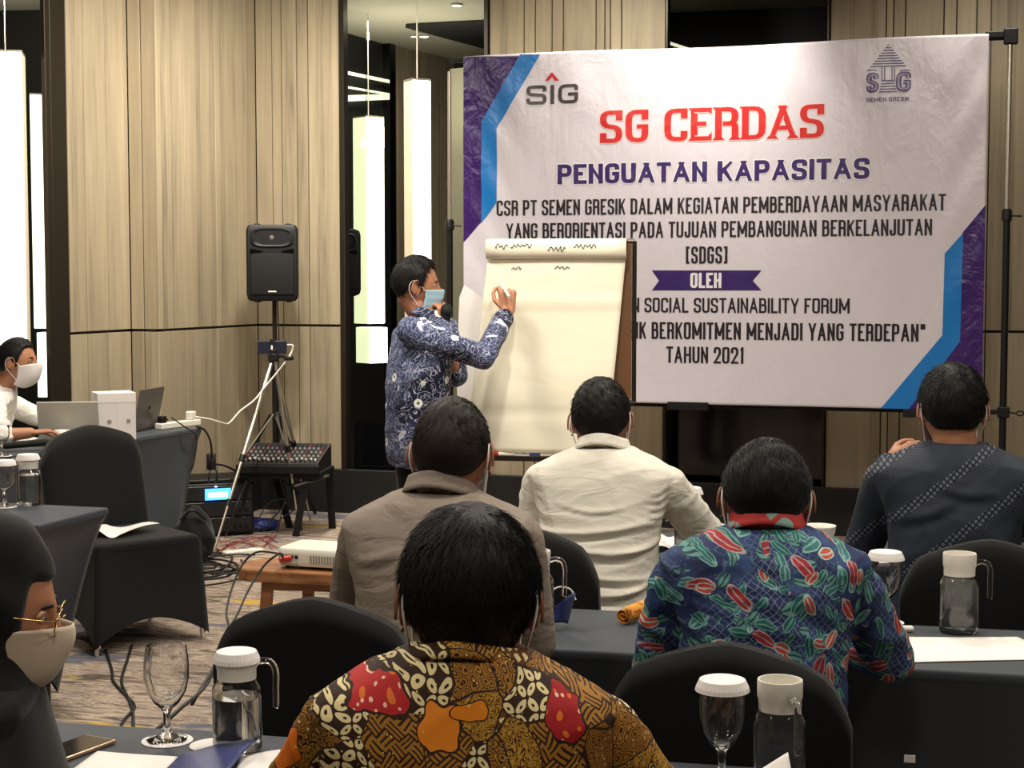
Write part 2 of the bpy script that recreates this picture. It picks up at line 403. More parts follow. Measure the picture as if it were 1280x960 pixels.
for i, (a, b, hgt) in enumerate([((434, 91), (487, 102), 4), ((434, 109), (487, 118), 2.5), ((434, 123), (487, 121), 7)]):  # light strips reflected in the mirror, built as glowing bars
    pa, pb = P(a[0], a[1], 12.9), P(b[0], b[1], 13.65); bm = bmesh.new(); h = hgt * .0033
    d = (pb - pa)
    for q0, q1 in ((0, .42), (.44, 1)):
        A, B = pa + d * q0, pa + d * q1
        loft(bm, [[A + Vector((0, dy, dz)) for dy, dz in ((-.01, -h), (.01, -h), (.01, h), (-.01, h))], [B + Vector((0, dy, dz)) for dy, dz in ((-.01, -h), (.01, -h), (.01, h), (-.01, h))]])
    tag(obj('glow_strip', bm, M['strip']), ('upper', 'middle, thinnest', 'lower, thickest')[i] + ' glowing strip, a mirror reflection, on the dark alcove wall', 'lamp', 'mirrored light strips in the alcove')
pa, pb = P(831, 52, 11.6), P(862, 62, 11.9); bm = bmesh.new(); tube(bm, [pa, pb], .012, 4); tag(obj('glow_strip', bm, M['strip']), 'slanting strip light in the black opening above the banner', 'lamp')
def downlight(u, v, r, label):
    p = Pz(u, v, H - .012); t = empty('downlight', (p.x, p.y, H - .012), 0, label, 'lamp')
    b = lathe(bmesh.new(), [(0, 0), (r, 0), (r, .008), (0, .008)], 20); obj('lens', b, M['downlight'], t)
    b = lathe(bmesh.new(), [(r, -.002), (r * 1.18, -.002), (r * 1.2, .012), (r, .012)], 20, closed_prof=True); obj('ring', b, M['ceil'], t)
downlight(571, 7, .036, 'reflected ceiling downlight nearest the top right of the mirrored opening')  # this and next two: mirrored ceiling spots, built on the alcove ceiling
downlight(517, 46, .022, 'small reflected ceiling downlight left of the lantern cable')
downlight(530, 46, .036, 'reflected ceiling downlight just right of the lantern cable')
downlight(980, 46, .05, 'bright downlight in the black opening above the banner')
pts = [Pz(507, 30, H - .004), Pz(605, 25, H - .004), Pz(606, 57, H - .004)]
bm = bmesh.new(); a = [bm.verts.new(p) for p in pts]; b = [bm.verts.new(p + Vector((0, 0, -.03))) for p in pts]
bm.faces.new(a); bm.faces.new(b)
for i in range(3): bm.faces.new((a[i], a[(i + 1) % 3], b[(i + 1) % 3], b[i]))
tag(obj('ceiling_vent', bm, M['dark_wall']), 'dark wedge shaped ceiling panel right of the lantern cable', 'ceiling panel')
# ================================================================== BANNER
B0 = Vector(((580 - 640) / 2000 * 9.62, 9.62, .885)); B1 = Vector(((1229 - 640) / 2000 * 8.75, 8.75, .885))
BU = (B1 - B0).normalized(); BN = Vector((BU.y, -BU.x, 0)); BL = (B1 - B0).length; BH = 2.04
YAWB = math.atan2(BU.y, BU.x)
def bdisp(s, t):
    v = .0035 * np.sin(s * 21 + .6 * np.sin(t * 2.2)) * (.3 + .7 * (1 - t / BH)) + .003 * np.sin(s * 5.1 + t * 1.3)
    v = v + .004 * np.exp(-((s - .15) / .16) ** 2) * np.sin(t * 17 + s * 30) + .003 * np.exp(-((s - 2.9) / .12) ** 2) * np.sin(t * 15 - s * 25)
    v = v + .003 * np.exp(-((t - 1.85) / .2) ** 2) * np.sin(s * 15 + t * 9)
    return v
def bpt(s, t, off=0):   # banner local: x=s, y=-normal, z=t
    return (s, -(float(bdisp(s, t)) + off), t)
def bst(u, v):
    p = Pplane(u, v, B0, BN) - B0; return p.dot(BU), p.z
def banner_mat(name, rgb, crump=.3, rough=.3):
    m = Mat(name, c(*rgb), rough, .5); x, y, z = m.obj()
    n = m.noise(m.comb(x * 1.6, 0, z), 3.2, 4, .55, 1.2); n2 = m.noise(m.comb(x, 0, z * .7), 13, 3, .6, 1.5); n3 = m.noise(m.comb(x, 0, z * .12), 14, 1)
    rid = (n * 5).fr() - .5
    m.bump(n * 1.0 + n2 * .3 + n3 * .6, crump, .02); return m.mat
M['ban_white'] = banner_mat('white_vinyl', (222, 215, 224)); M['ban_blue'] = banner_mat('blue_vinyl_print', (34, 124, 202))
M['ban_purple'] = banner_mat('purple_vinyl_print', (62, 30, 104), .9, .3)
M['ink_red'] = banner_mat('red_print', (206, 40, 40)); M['ink_purple'] = banner_mat('dark_purple_print', (60, 36, 104)); M['ink_black'] = banner_mat('black_print', (44, 36, 40))
M['ink_grey'] = banner_mat('charcoal_print', (66, 58, 56)); M['ink_pink'] = banner_mat('pale_pink_print', (240, 205, 200)); M['ink_white'] = banner_mat('white_print', (242, 238, 240)); M['ink_lav'] = banner_mat('lavender_print', (170, 150, 185))
bm = bmesh.new(); NS, NT_ = 220, 150
ss = np.linspace(0, BL, NS + 1); tt = np.linspace(0, BH, NT_ + 1); g = []
for t in tt: g.append([bm.verts.new((s, -float(bdisp(s, t)), t + .006 * math.sin(s * 3) * (t / BH))) for s in ss])
for a, b in zip(g, g[1:]):
    for i in range(NS): bm.faces.new((a[i], a[i + 1], b[i + 1], b[i]))
banner = empty('banner', B0, YAWB, 'wide white vinyl banner with red, purple and black lettering on a stand', 'banner')
bs = obj('banner_sheet', bm, M['ban_white'], banner, smooth=True)
md = bs.modifiers.new('s', 'SOLIDIFY'); md.thickness = .0015; md.offset = -1
def bpoly(name, pix, mat, off=.003, st=None):
    pts = st or [bst(*p) for p in pix]
    from mathutils.geometry import tessellate_polygon
    bm = bmesh.new(); vs_ = [bm.verts.new((min(max(s, 0), BL), 0, min(max(t, 0), BH))) for s, t in pts]
    for tri in tessellate_polygon([[Vector((v.co.x, v.co.z, 0)) for v in vs_]]): bm.faces.new([vs_[k] for k in tri])
    for _ in range(6):
        es = [e for e in bm.edges if e.calc_length() > .06]
        if not es: break
        bmesh.ops.subdivide_edges(bm, edges=es, cuts=1); bmesh.ops.triangulate(bm, faces=[f for f in bm.faces if len(f.verts) > 3])
    for v in bm.verts: v.co = bpt(v.co.x, v.co.z, off)
    bmesh.ops.recalc_face_normals(bm, faces=bm.faces)
    if bm.faces[:] and sum(f.normal.y for f in bm.faces) > 0: bmesh.ops.reverse_faces(bm, faces=bm.faces)
    return obj(name, bm, mat, banner, smooth=True, fix=False)
bpoly('purple_corner', [(575, 70), (650, 70), (602, 152), (602, 278), (575, 303)], M['ban_purple'])
bpoly('blue_stripe', [(650, 68), (675, 68), (621, 160), (621, 253), (602, 279), (602, 152)], M['ban_blue'], .0036)
bpoly('purple_corner', [(1240, 256), (1203, 291), (1199, 427), (1132, 519), (1240, 521)], M['ban_purple'])
bpoly('blue_stripe', [(1204, 291), (1181, 317), (1178, 419), (1101, 517), (1136, 517), (1200, 427)], M['ban_blue'], .0036)
ribbon = bpoly('purple_ribbon', [(815, 338), (952, 338), (941, 351), (952, 363), (815, 363), (824, 351)], M['ink_purple'], .003)

G = {'A': '0,0 .5,1 1,0;.2,.3 .8,.3', 'B': '0,0 0,1 .93,1r .93,.53r 0,.53;.5,.53 1,.53r 1,0r 0,0', 'C': '1,.72 1,1r 0,1r 0,0r 1,0r 1,.28',
     'D': '0,0 0,1 1,1R 1,0R 0,0 0,.1', 'E': '1,0 0,0 0,1 1,1;0,.52 .85,.52', 'F': '0,0 0,1 1,1;0,.5 .85,.5', 'G': '1,.72 1,1r 0,1r 0,0r 1,0r 1,.48 .5,.48',
     'H': '0,0 0,1;1,0 1,1;0,.5 1,.5', 'I': '.5,0 .5,1', 'J': '1,1 1,0r 0,0r 0,.28', 'K': '0,0 0,1;1,1 .08,.4;.35,.62 1,0', 'L': '0,1 0,0 1,0',
     'M': '0,0 0,1 .5,.18 1,1 1,0', 'N': '0,0 0,1 1,0 1,1', 'O': '.5,1 1,1r 1,0r 0,0r 0,1r .5,1', 'P': '0,0 0,1 1,1r 1,.46r 0,.46', 'R': '0,0 0,1 1,1r 1,.5r 0,.5;.5,.5 1,.5r 1,0',
     'S': '1,.72 1,1r 0,1r 0,.54r 1,.46r 1,0r 0,0r 0,.28', 'T': '0,1 1,1;.5,1 .5,0', 'U': '0,1 0,0r 1,0r 1,1', 'V': '0,1 .5,0 1,1', 'W': '0,1 .25,0 .5,.8 .75,0 1,1',
     'Y': '0,1 .5,.42 1,1;.5,.45 .5,0', '2': '0,.72 0,1r 1,1r 1,.6 0,0 1,0', '0': '.5,1 1,1r 1,0r 0,0r 0,1r .5,1', '1': '.1,.82 .7,1 .7,0', '[': '.8,1 .2,1 .2,0 .8,0', ']': '.2,1 .8,1 .8,0 .2,0', '"': '.15,1 .15,.72;.85,1 .85,.72'}
GW = {'I': .13, 'M': .55, 'W': .62, ' ': .17, '1': .24, '[': .26, ']': .26, '"': .3, 'J': .34, 'L': .34, 'T': .38, 'E': .36, 'F': .35, 'A': .46, 'V': .44, 'Y': .44}
def stroke_glyph(out, ch, x, w, h, px, py, rad, y0=0):
    """append quads (list of 4 (x,y)) of a glyph of outer width w, height h, pens px (vertical strokes), py (horizontal strokes)"""
    for path in G[ch].split(';'):
        raw = []
        for tk in path.split():
            fl = tk[-1] in 'rR'; big = tk[-1] == 'R'; a, b = (tk[:-1] if fl else tk).split(',')
            raw.append((px / 2 + float(a) * (w - px), py / 2 + float(b) * (h - py), (rad * (1.5 if big else 1)) if fl else 0))
        pts = []
        for i, (a, b, r_) in enumerate(raw):
            if r_ and 0 < i < len(raw) - 1:
                p = Vector((a, b)); q0 = Vector(raw[i - 1][:2]); q1 = Vector(raw[i + 1][:2])
                r0 = min(r_, (q0 - p).length * .5, (q1 - p).length * .5)
                s0 = p + (q0 - p).normalized() * r0; s1 = p + (q1 - p).normalized() * r0
                for k in range(5):
                    t = k / 4; pts.append(s0 * (1 - t) ** 2 + p * 2 * t * (1 - t) + s1 * t * t)
            else: pts.append(Vector((a, b)))
        pts = [p for i, p in enumerate(pts) if i == 0 or (p - pts[i - 1]).length > 1e-4 * h]
        # break the path at sharp corners, each run becomes a ribbon of its own
        runs, cur = [], [pts[0]]
        for i in range(1, len(pts)):
            cur.append(pts[i])
            if i < len(pts) - 1 and (pts[i] - pts[i - 1]).normalized().dot((pts[i + 1] - pts[i]).normalized()) < .75:
                runs.append(cur); cur = [pts[i]]
        runs.append(cur)
        for ri, rp in enumerate(runs):
            L_, R_ = [], []
            for i, p in enumerate(rp):
                d0 = (p - rp[i - 1]).normalized() if i else (rp[1] - p).normalized()
                d1 = (rp[i + 1] - p).normalized() if i < len(rp) - 1 else d0
                n0 = Vector((-d0.y, d0.x)); n1 = Vector((-d1.y, d1.x)); n = (n0 + n1).normalized(); n = n / max(.7, n.dot(n0))
                ext = Vector((0, 0)); edge = min(p.x - px / 2, w - px / 2 - p.x, p.y - py / 2, h - py / 2 - p.y) < .01 * h
                first, last = (ri == 0 and i == 0), (ri == len(runs) - 1 and i == len(rp) - 1)
                go = edge and not ((first or last) and ch in 'CSG')
                if i == 0 and go: ext = -d1
                if i == len(rp) - 1 and go: ext = d0
                ext = Vector((ext.x * px / 2, ext.y * py / 2))
                if abs(d0.x) > .03 and abs(d0.y) > .03: ext *= 1.3
                o_ = Vector((n.x * px / 2, n.y * py / 2)); L_.append(p + o_ + ext); R_.append(p - o_ + ext)
            for i in range(len(rp) - 1):
                out.append([(x + min(max(q.x, 0), w), y0 + min(max(q.y, 0), h)) for q in (L_[i], R_[i], R_[i + 1], L_[i + 1])])
def text_quads(txt, h, px, py, gap, rad, wscale=1, serif=0):
    out = []; x = 0
    for ch in txt:
        w = GW.get(ch, .4) * h * wscale
        if ch == 'I': w = px
        if ch != ' ': stroke_glyph(out, ch, x, w, h, px, py, rad)
        if serif and ch in 'EDRACSG':
            sh = py * .8; e = px * .38
            feet = {'E': [(0, 0)], 'D': [(0, 0)], 'R': [(0, 0), (w - px, 0)], 'A': [(0, 0), (w - px, 0)]}.get(ch, [])
            for fx, fy in feet: out.append([(x + fx - e, 0), (x + fx + px + e, 0), (x + fx + px * .95, sh), (x + fx + px * .05, sh)])
            if ch in 'EDR': out.append([(x - e, h), (x + px * .1, h - sh), (x + px, h - sh), (x + px, h)])
            if ch in 'ESCG': out.append([(x + w - px * .55, h - py), (x + w, h - py - h * .06), (x + w, h), (x + w - px, h)])
            if ch == 'E': out.append([(x + w - px, 0), (x + w, 0), (x + w, py + h * .13), (x + w - px * .55, py)])
            if ch == 'S': out.append([(x, 0), (x + px * .6, 0), (x + px * .5, py), (x, py + h * .06)])
        x += w + gap * (1 if ch != ' ' else 1)
    return out, x - gap
def btext(name, txt, l, r_, vt, vb, mat, pen=.146, pen_y=None, gap=.075, rad=.16, off=.0045, outline=None, serif=0, parent=None, wsc=None):
    """text between pixel columns l and r_; vt, vb = (left, right) cap and base rows"""
    s0, tb0 = bst(l, vb[0]); s1, tb1 = bst(r_, vb[1]); _, tt0 = bst(l, vt[0]); _, tt1 = bst(r_, vt[1])
    tb = (tb0 + tb1) / 2; h = ((tt0 + tt1) / 2 - tb)
    lo, hi = .3, 4
    for _ in range(30):
        ws = (lo + hi) / 2; q, W_ = text_quads(txt, h, pen * h, (pen_y or pen * .86) * h, gap * h, rad * h, ws, serif)
        if W_ > s1 - s0: hi = ws
        else: lo = ws
    def build(nm, q, mt, of, grow=0):
        # one part per word
        sp_x, x_ = [], 0
        for ch in txt:
            w_ = GW.get(ch, .4) * h * ws
            if ch == 'I': w_ = pen * h
            if ch == ' ': sp_x.append(x_ + w_ / 2)
            x_ += w_ + gap * h
        words_ = [[] for _ in range(len(sp_x) + 1)]
        for quad in q: words_[sum(1 for t_ in sp_x if sum(p[0] for p in quad) / 4 > t_)].append(quad)
        for wq in words_: o_ = build1(nm, wq, mt, of)
        return o_
    def build1(nm, q, mt, of):
        bm = bmesh.new()
        for quad in q:
            cx = sum(p[0] for p in quad) / 4; cy = sum(p[1] for p in quad) / 4
            vs_ = []
            for a, b in quad:
                vs_.append(bm.verts.new(bpt(s0 + a, tb + b, of)))
            try: bm.faces.new(vs_)
            except ValueError: pass
        for f in bm.faces: f.normal_update()
        bmesh.ops.reverse_faces(bm, faces=[f for f in bm.faces if f.normal.y > 0])
        return obj(nm, bm, mt, parent or banner, fix=False)
    if outline:
        # outline: same glyphs with a heavier pen, shifted to stay centred
        g_ = outline[1] * h; q2, _ = [], 0
        for quad in q: pass
        bm = bmesh.new()
        for dx, dy in ((-g_, 0), (g_, 0), (0, -g_), (0, g_), (-g_ * .7, -g_ * .7), (g_ * .7, g_ * .7), (-g_ * .7, g_ * .7), (g_ * .7, -g_ * .7)):
            for quad in q:
                try: bm.faces.new([bm.verts.new(bpt(s0 + a + dx, tb + b + dy, off - .0009)) for a, b in quad])
                except ValueError: pass
        for f in bm.faces: f.normal_update()
        bmesh.ops.reverse_faces(bm, faces=[f for f in bm.faces if f.normal.y > 0])
        obj('letter_outline', bm, outline[0], banner, fix=False)
    return build(name, q, mat, off)
btext('heading_word', 'SG CERDAS', 750, 1030, (139, 130), (179, 172), M['ink_red'], .21, .13, .1, .45, outline=(M['ink_pink'], .03), serif=1)
btext('heading_word', 'PENGUATAN KAPASITAS', 697, 1087, (206, 197), (231, 223), M['ink_purple'], .245, .19, .1, .2, outline=(M['ink_white'], .05))
BK = M['ink_black']
btext('line_word', 'CSR PT SEMEN GRESIK DALAM KEGIATAN PEMBERDAYAAN MASYARAKAT', 621, 1182, (251, 242), (270, 263), BK)
btext('line_word', 'YANG BERORIENTASI PADA TUJUAN PEMBANGUNAN BERKELANJUTAN', 633, 1165, (279, 274), (298, 295), BK)
btext('line_word', '[SDGS]', 857, 910, (308, 308), (330, 329), BK)
btext('line_word', 'OLEH', 863, 902, (341, 341), (360, 360), M['ink_white'], .19, off=.005)
btext('line_word', 'DAN SOCIAL SUSTAINABILITY FORUM', 768, 1062, (372, 373), (391, 391), BK)
btext('line_word', 'GRESIK BERKOMITMEN MENJADI YANG TERDEPAN"', 755, 1157, (402, 405), (423, 427), BK)
btext('line_word', 'TAHUN 2021', 833, 930, (433, 434), (453, 455), BK)
btext('logo_word', 'SIG', 658, 723, (107, 105), (131, 129), M['ink_grey'], .2, .17, .22, .3)
bpoly('logo_chevron', [(690, 90), (699, 101), (694, 101), (690, 96), (685, 101), (681, 101)], M['ink_red'], .0045)
# striped house logo
bm = bmesh.new()
def bquad(pix, off=.0045):
    bm.faces.new([bm.verts.new(bpt(*bst(u, v), off)) for u, v in pix])
for k in range(9):
    hw = 1.5 + 2.55 * k; yy = 56.5 + k * 3.3; sl = .03
    bquad([(1110.5 - hw, yy + hw * sl - .75), (1110.5 + hw, yy - hw * sl - .75), (1110.5 + hw, yy - hw * sl + .75), (1110.5 - hw, yy + hw * sl + .75)])
for (a, b) in ((1101.7, 1103.0), (1105.2, 1106.6), (1114.4, 1115.6), (1117.6, 1118.9)): bquad([(a, 84), (b, 84), (b, 101.5), (a, 101.5)])
bquad([(1101.7, 100), (1118.9, 100), (1118.9, 102), (1101.7, 102)])
for k in range(4):
    hw = 8 + k * 1.1; yy = 104.5 + k * 3.4; bquad([(1110 - hw, yy - .3), (1110 + hw, yy - .9), (1110 + hw, yy + .6), (1110 - hw, yy + 1.2)])
for s_ in (-1, 1):
    cx = 1110.5 + s_ * 21; bquad([(cx - 7, 88.5), (cx, 87), (cx + 7, 88), (cx + 7, 89), (cx, 88.2), (cx - 7, 89.5)])
for f in bm.faces: f.normal_update()
bmesh.ops.reverse_faces(bm, faces=[f for f in bm.faces if f.normal.y > 0])
obj('logo_house', bm, M['ink_purple'], banner, fix=False)
btext('logo_word', 'S', 1083, 1098, (91, 91), (116, 116), M['ink_purple'], .26, .2, .1, .4)
btext('logo_word', 'G', 1120, 1138.5, (90, 89), (115, 114.5), M['ink_purple'], .26, .2, .1, .4)
btext('logo_word', 'S', 1085, 1096.5, (93.5, 93.5), (113.5, 113.5), M['ink_lav'], .1, .07, .1, .4, off=.0052)
btext('logo_word', 'G', 1122, 1136.5, (92.5, 91.5), (112.5, 112), M['ink_lav'], .1, .07, .1, .4, off=.0052)
btext('logo_word', 'SEMEN GRESIK', 1083, 1137, (122.5, 121), (127.5, 126.3), M['ink_purple'], .2, .18, .2, .1)

# ---- telescopic stand carrying the banner
stand = empty('banner_stand', (B0.x, B0.y, 0), YAWB, 'black and silver telescopic stand holding up the banner', 'stand')
def sp(u, v): s, z = bst(u, v); return s, z + B0.z
sL = bst(558, 250)[0]; sR = bst(1259, 250)[0]; TOPZ = 2.93
for s_, zc, zt in ((sL, sp(558, 277)[1], sp(558, 88)[1]), (sR, sp(1258, 264)[1], TOPZ)):
    bm = bmesh.new(); tube(bm, [(s_, .06, .05), (s_, .06, zc)], .019, 12); obj('lower_pole', bm, M['black_plastic'], stand, auto=True)
    bm = bmesh.new(); tube(bm, [(s_, .06, zc), (s_, .06, zt)], .0125, 12); obj('upper_pole', bm, M['silver'], stand, auto=True)
    bm = bmesh.new(); lathe(bm, [(0, zc - .05), (.026, zc - .05), (.027, zc), (.02, zc + .015), (0, zc + .015)], 14, Matrix.Translation((s_, .06, 0))); tube(bm, [(s_, .06, zc - .02), (s_ + .07, .05, zc - .025), (s_ + .08, .05, zc - .025)], .006, 6); obj('locking_knob', bm, M['black_plastic'], stand, auto=True)
    for a in (20, 140, 260):
        bm = bmesh.new(); tube(bm, [(s_, .06, .38), (s_ + .42 * math.cos(R(a)), .06 + .42 * math.sin(R(a)), .012)], .011, 8); obj('leg', bm, M['black_plastic'], stand)
bm = bmesh.new(); box(bm, sR - .13, sR + .03, .045, .075, TOPZ - .018, TOPZ + .018, .005); box(bm, sR - .035, sR + .04, .035, .085, TOPZ - .055, TOPZ + .03, .006); obj('corner_bracket', bm, M['black_plastic'], stand)
zl = sp(1240, 516)[1]
bm = bmesh.new(); box(bm, -.02, sR, .048, .07, zl - .014, zl + .014, .004); obj('lower_crossbar', bm, M['black_plastic'], stand)
bm = bmesh.new(); tube(bm, [(sL, .06, TOPZ - .02), (sR, .06, TOPZ - .02)], .012, 10); obj('upper_crossbar', bm, M['black_plastic'], stand)
bm = bmesh.new(); box(bm, sR - .03, sR + .035, .03, .09, zl - .03, zl + .03, .005)
tube(bm, [(sR + .03, .05, zl), (sR + .07, .05, zl - .004)], .005, 6); tube(bm, [(sR + .07 + .02 * (1 - math.cos(a)), .05, zl - .004 + .012 * math.sin(a)) for a in np.linspace(0, 2 * PI, 12)], .004, 6, cap=False); obj('locking_knob', bm, M['black_plastic'], stand)
s_, z_ = sp(860, 505); bm = BB(s_ - .12, s_ + .12, -.012, .06, z_ - .035, z_ + .012, bev=.004); obj('spring_clip', bm, M['black_plastic'], stand)
s_, z_ = sp(1140, 515); bm = BB(s_ - .05, s_ + .05, -.012, .06, z_ - .03, z_ + .012, bev=.004); obj('spring_clip', bm, M['black_plastic'], stand)

# ================================================================== FLIPCHART
FY = 7.32
fa = P(613, 303, FY); fb = P(783, 303, FY - .1)
fU = Vector((fb.x - fa.x, fb.y - fa.y, 0)).normalized(); fW = (Vector((fb.x, fb.y, 0)) - Vector((fa.x, fa.y, 0))).length
FO = Vector((fa.x, fa.y, 0)); YAWC = math.atan2(fU.y, fU.x); FNn = Vector((fU.y, -fU.x, 0))
def fst(u, v, off=0):
    p = Pplane(u, v, FO + FNn * off, FNn) - FO; return p.dot(fU), p.z
chart = empty('flipchart_easel', FO, YAWC, 'flipchart easel with a big cream paper pad, curled over at its top', 'flipchart')
m = Mat('board_brown', c(104, 70, 42), .5); x, y, z = m.obj(); m.base(m.mix(m.noise(m.co, 5, 3), c(78, 54, 32), c(118, 78, 44))); M['brown'] = m.mat
zt = fst(700, 303)[1]; zb = fst(790, 503)[1]
xr = fst(792, 420)[0]
obj('board', BB(-.0, xr - .012, .02, .034, zb + .012, zt, bev=.002), M['brown'], chart)
bm = bmesh.new(); fr_ = [(-.008, zb), (xr, zb), (xr, zt + .005), (-.008, zt + .005)]
for (x0, z0), (x1, z1) in zip(fr_, fr_[1:] + fr_[:1]):
    tube(bm, [(x0, .026, z0), (x1, .026, z1)], .0105, 8)
obj('board_frame', bm, M['frame'], chart, auto=True)
# top paper sheet: hangs slightly skewed
pm = Mat('cream_flipchart_paper', c(232, 224, 202), .8, .2); x, y, z = pm.obj()
pm.bump(pm.noise(pm.comb(x, y, z * 1.6), 3, 2, .5, .6) + pm.noise(pm.comb(x * .3, y, z * 3), 3, 1) * .5, .3, .02); M['cream'] = pm.mat
L0, L1 = fst(611, 318), fst(590, 505); L2 = fst(604, 563); R0, R1 = fst(783, 318), fst(765, 505); R2 = fst(757, 565)
bm = bmesh.new(); NI, NJ = 28, 40; grid = []
for j in range(NJ + 1):
    t = j / NJ; tz = L0[1] + (L2[1] - L0[1]) * t
    def ex(A, B_, C_):
        tb_ = (A[1] - B_[1]) / (A[1] - C_[1])
        return A[0] + (B_[0] - A[0]) * (t / tb_) if t < tb_ else B_[0] + (C_[0] - B_[0]) * ((t - tb_) / (1 - tb_))
    xl, xrr = ex(L0, L1, L2), ex(R0, R1, R2)
    row = []
    for i in range(NI + 1):
        s = i / NI; cr = .006 * math.exp(-((t - .24) / .02) ** 2) - .006 * math.exp(-((t - .8) / .03) ** 2) + .005 * math.sin(t * 9 + s * 2)
        row.append(bm.verts.new((xl + (xrr - xl) * s, -.012 - .03 * t - cr - .02 * math.sin(PI * s) * t, tz)))
    grid.append(row)
for a, b in zip(grid, grid[1:]):
    for i in range(NI): bm.faces.new((a[i], b[i], b[i + 1], a[i + 1]))
sheet = obj('paper_sheet', bm, M['cream'], chart, smooth=True)
sm = sheet.modifiers.new('s', 'SOLIDIFY'); sm.thickness = .003; sm.offset = -1
# rolled over pages at the top
bm = bmesh.new(); w0, w1 = fst(609, 310)[0], fst(783, 310)[0]; z0 = fst(700, 323)[1]; z1 = fst(700, 299)[1]; rr = (z1 - z0) / 2
for layer in range(3):
    prof = []
    for k in range(19):
        a = R(-95 + 200 * k / 18); prof.append((-.02 - rr * .7 * math.cos(a) * (1 + layer * .08), (z0 + z1) / 2 + rr * (1 + layer * .03) * math.sin(a)))
    prof.append((.04, z1 - .02 + layer * .003)); 
    rings = [[bm.verts.new((xx + layer * .002, y_, z_)) for y_, z_ in prof] for xx in np.linspace(w0, w1, 9)]
    for a, b in zip(rings, rings[1:]):
        for i in range(len(prof) - 1): bm.faces.new((a[i], a[i + 1], b[i + 1], b[i]))
roll = obj('rolled_pages', bm, M['cream'], chart, smooth=True); sm = roll.modifiers.new('s', 'SOLIDIFY'); sm.thickness = .002
bm = BB(w0 + .02, w1, .0, .04, z1 - .035, z1 - .008, bev=.004); obj('clamp_bar', bm, M['frame'], chart)
# pages folded behind
bm = bmesh.new(); pk = [fst(577, 356), fst(571, 372), fst(567, 470), fst(569, 505), fst(600, 505), fst(600, 372)]
prism(bm, pk, .06, .066); obj('folded_page', bm, M['paper'], chart)
# handwriting scribbles
M['pen_ink'] = plain('dark_marker_ink', (60, 56, 60), .6)
def scribble(l, r_, v, h, word_seed, roll_=False, slope=0):
    rnd = random.Random(word_seed); n = int((r_ - l) / 1.6); pts = []
    for i in range(n + 1):
        u = l + (r_ - l) * i / n; vv_ = v + slope * (u - l) + h * .5 * math.sin(i * 1.9 + rnd.random()) * (.35 + rnd.random() * .8)
        s, z = fst(u + rnd.uniform(-.8, .8), vv_, .03)
        y = -.047 - (.012 if not roll_ else 0)
        if roll_:
            q = max(-1, min(1, (z - (z0 + z1) / 2) / rr)); y = -.02 - rr * .7 * math.sqrt(1 - q * q) * 1.16 - .003
        else:
            t = (L0[1] - z) / (L0[1] - L2[1]); y = -.012 - .03 * t - .022 * t - .009
        pts.append((s, y, z))
    bm = bmesh.new(); tube(bm, smooth_pts(pts, 3), .0017, 4)
    return obj('handwriting', bm, M['pen_ink'], chart)
for a in ((620, 636, 308, 7, 1), (640, 666, 307, 5, 2), (686, 708, 311, 7, 3), (718, 746, 308, 6, 4)): scribble(*a[:4], a[4], True)
scribble(638, 652, 335, 4, 5); scribble(693, 712, 334, 4, 6)
# tray, legs
zt_ = fst(640, 568)[1]; xa, xb = fst(603, 568)[0], fst(770, 568)[0]
bm = BB(xa, xb, -.09, .02, zt_ - .012, zt_, bev=.003); obj('tray', bm, M['silver'], chart)
bm = BB(xa - .01, xb, -.095, -.085, zt_ - .02, zt_ + .004, bev=.002); obj('tray_lip', bm, M['frame'], chart)
for x0, x1, y1 in ((xa + .02, xa - .09, -.28), (xb - .03, xb + .09, -.28), ((xa + xb) / 2, (xa + xb) / 2, .55)):
    bm = bmesh.new(); tube(bm, [(x0, .03, zt_ - .01), (x1, y1, .012)], .0125, 10); obj('leg', bm, M['silver'], chart, auto=True)
bm = bmesh.new()
for x0 in (xa + .06, xb - .06): tube(bm, [(x0, .045, zt_ - .01), (x0, .045, zt + .0)], .012, 8)
obj('mast', bm, M['silver'], chart, auto=True)
def marker(label, u, u2, body, capc):
    s = fst(u, 566)[0]; p = FO + fU * s + FNn * .05 + Vector((0, 0, zt_ + .009)); L = abs(fst(u2, 566)[0] - s)
    t = empty('marker_pen', p, YAWC + R(4), label, 'marker', None)
    X = Matrix.Rotation(PI / 2, 4, 'Y')
    obj('barrel', lathe(bmesh.new(), [(0, .045), (.009, .045), (.009, L), (.006, L + .003), (0, L + .003)], 14, X), body, t, auto=True)
    obj('cap', lathe(bmesh.new(), [(0, 0), (.0095, 0), (.0098, .05), (0, .05)], 14, X), capc, t, auto=True)
marker('white marker with a dark blue cap on the flipchart tray', 664, 702, M['white_plastic'], plain('navy_cap', (34, 34, 110), .35))
marker('white marker with a red end on the left of the flipchart tray', 612, 646, M['white_plastic'], plain('red_cap', (170, 30, 24), .35))

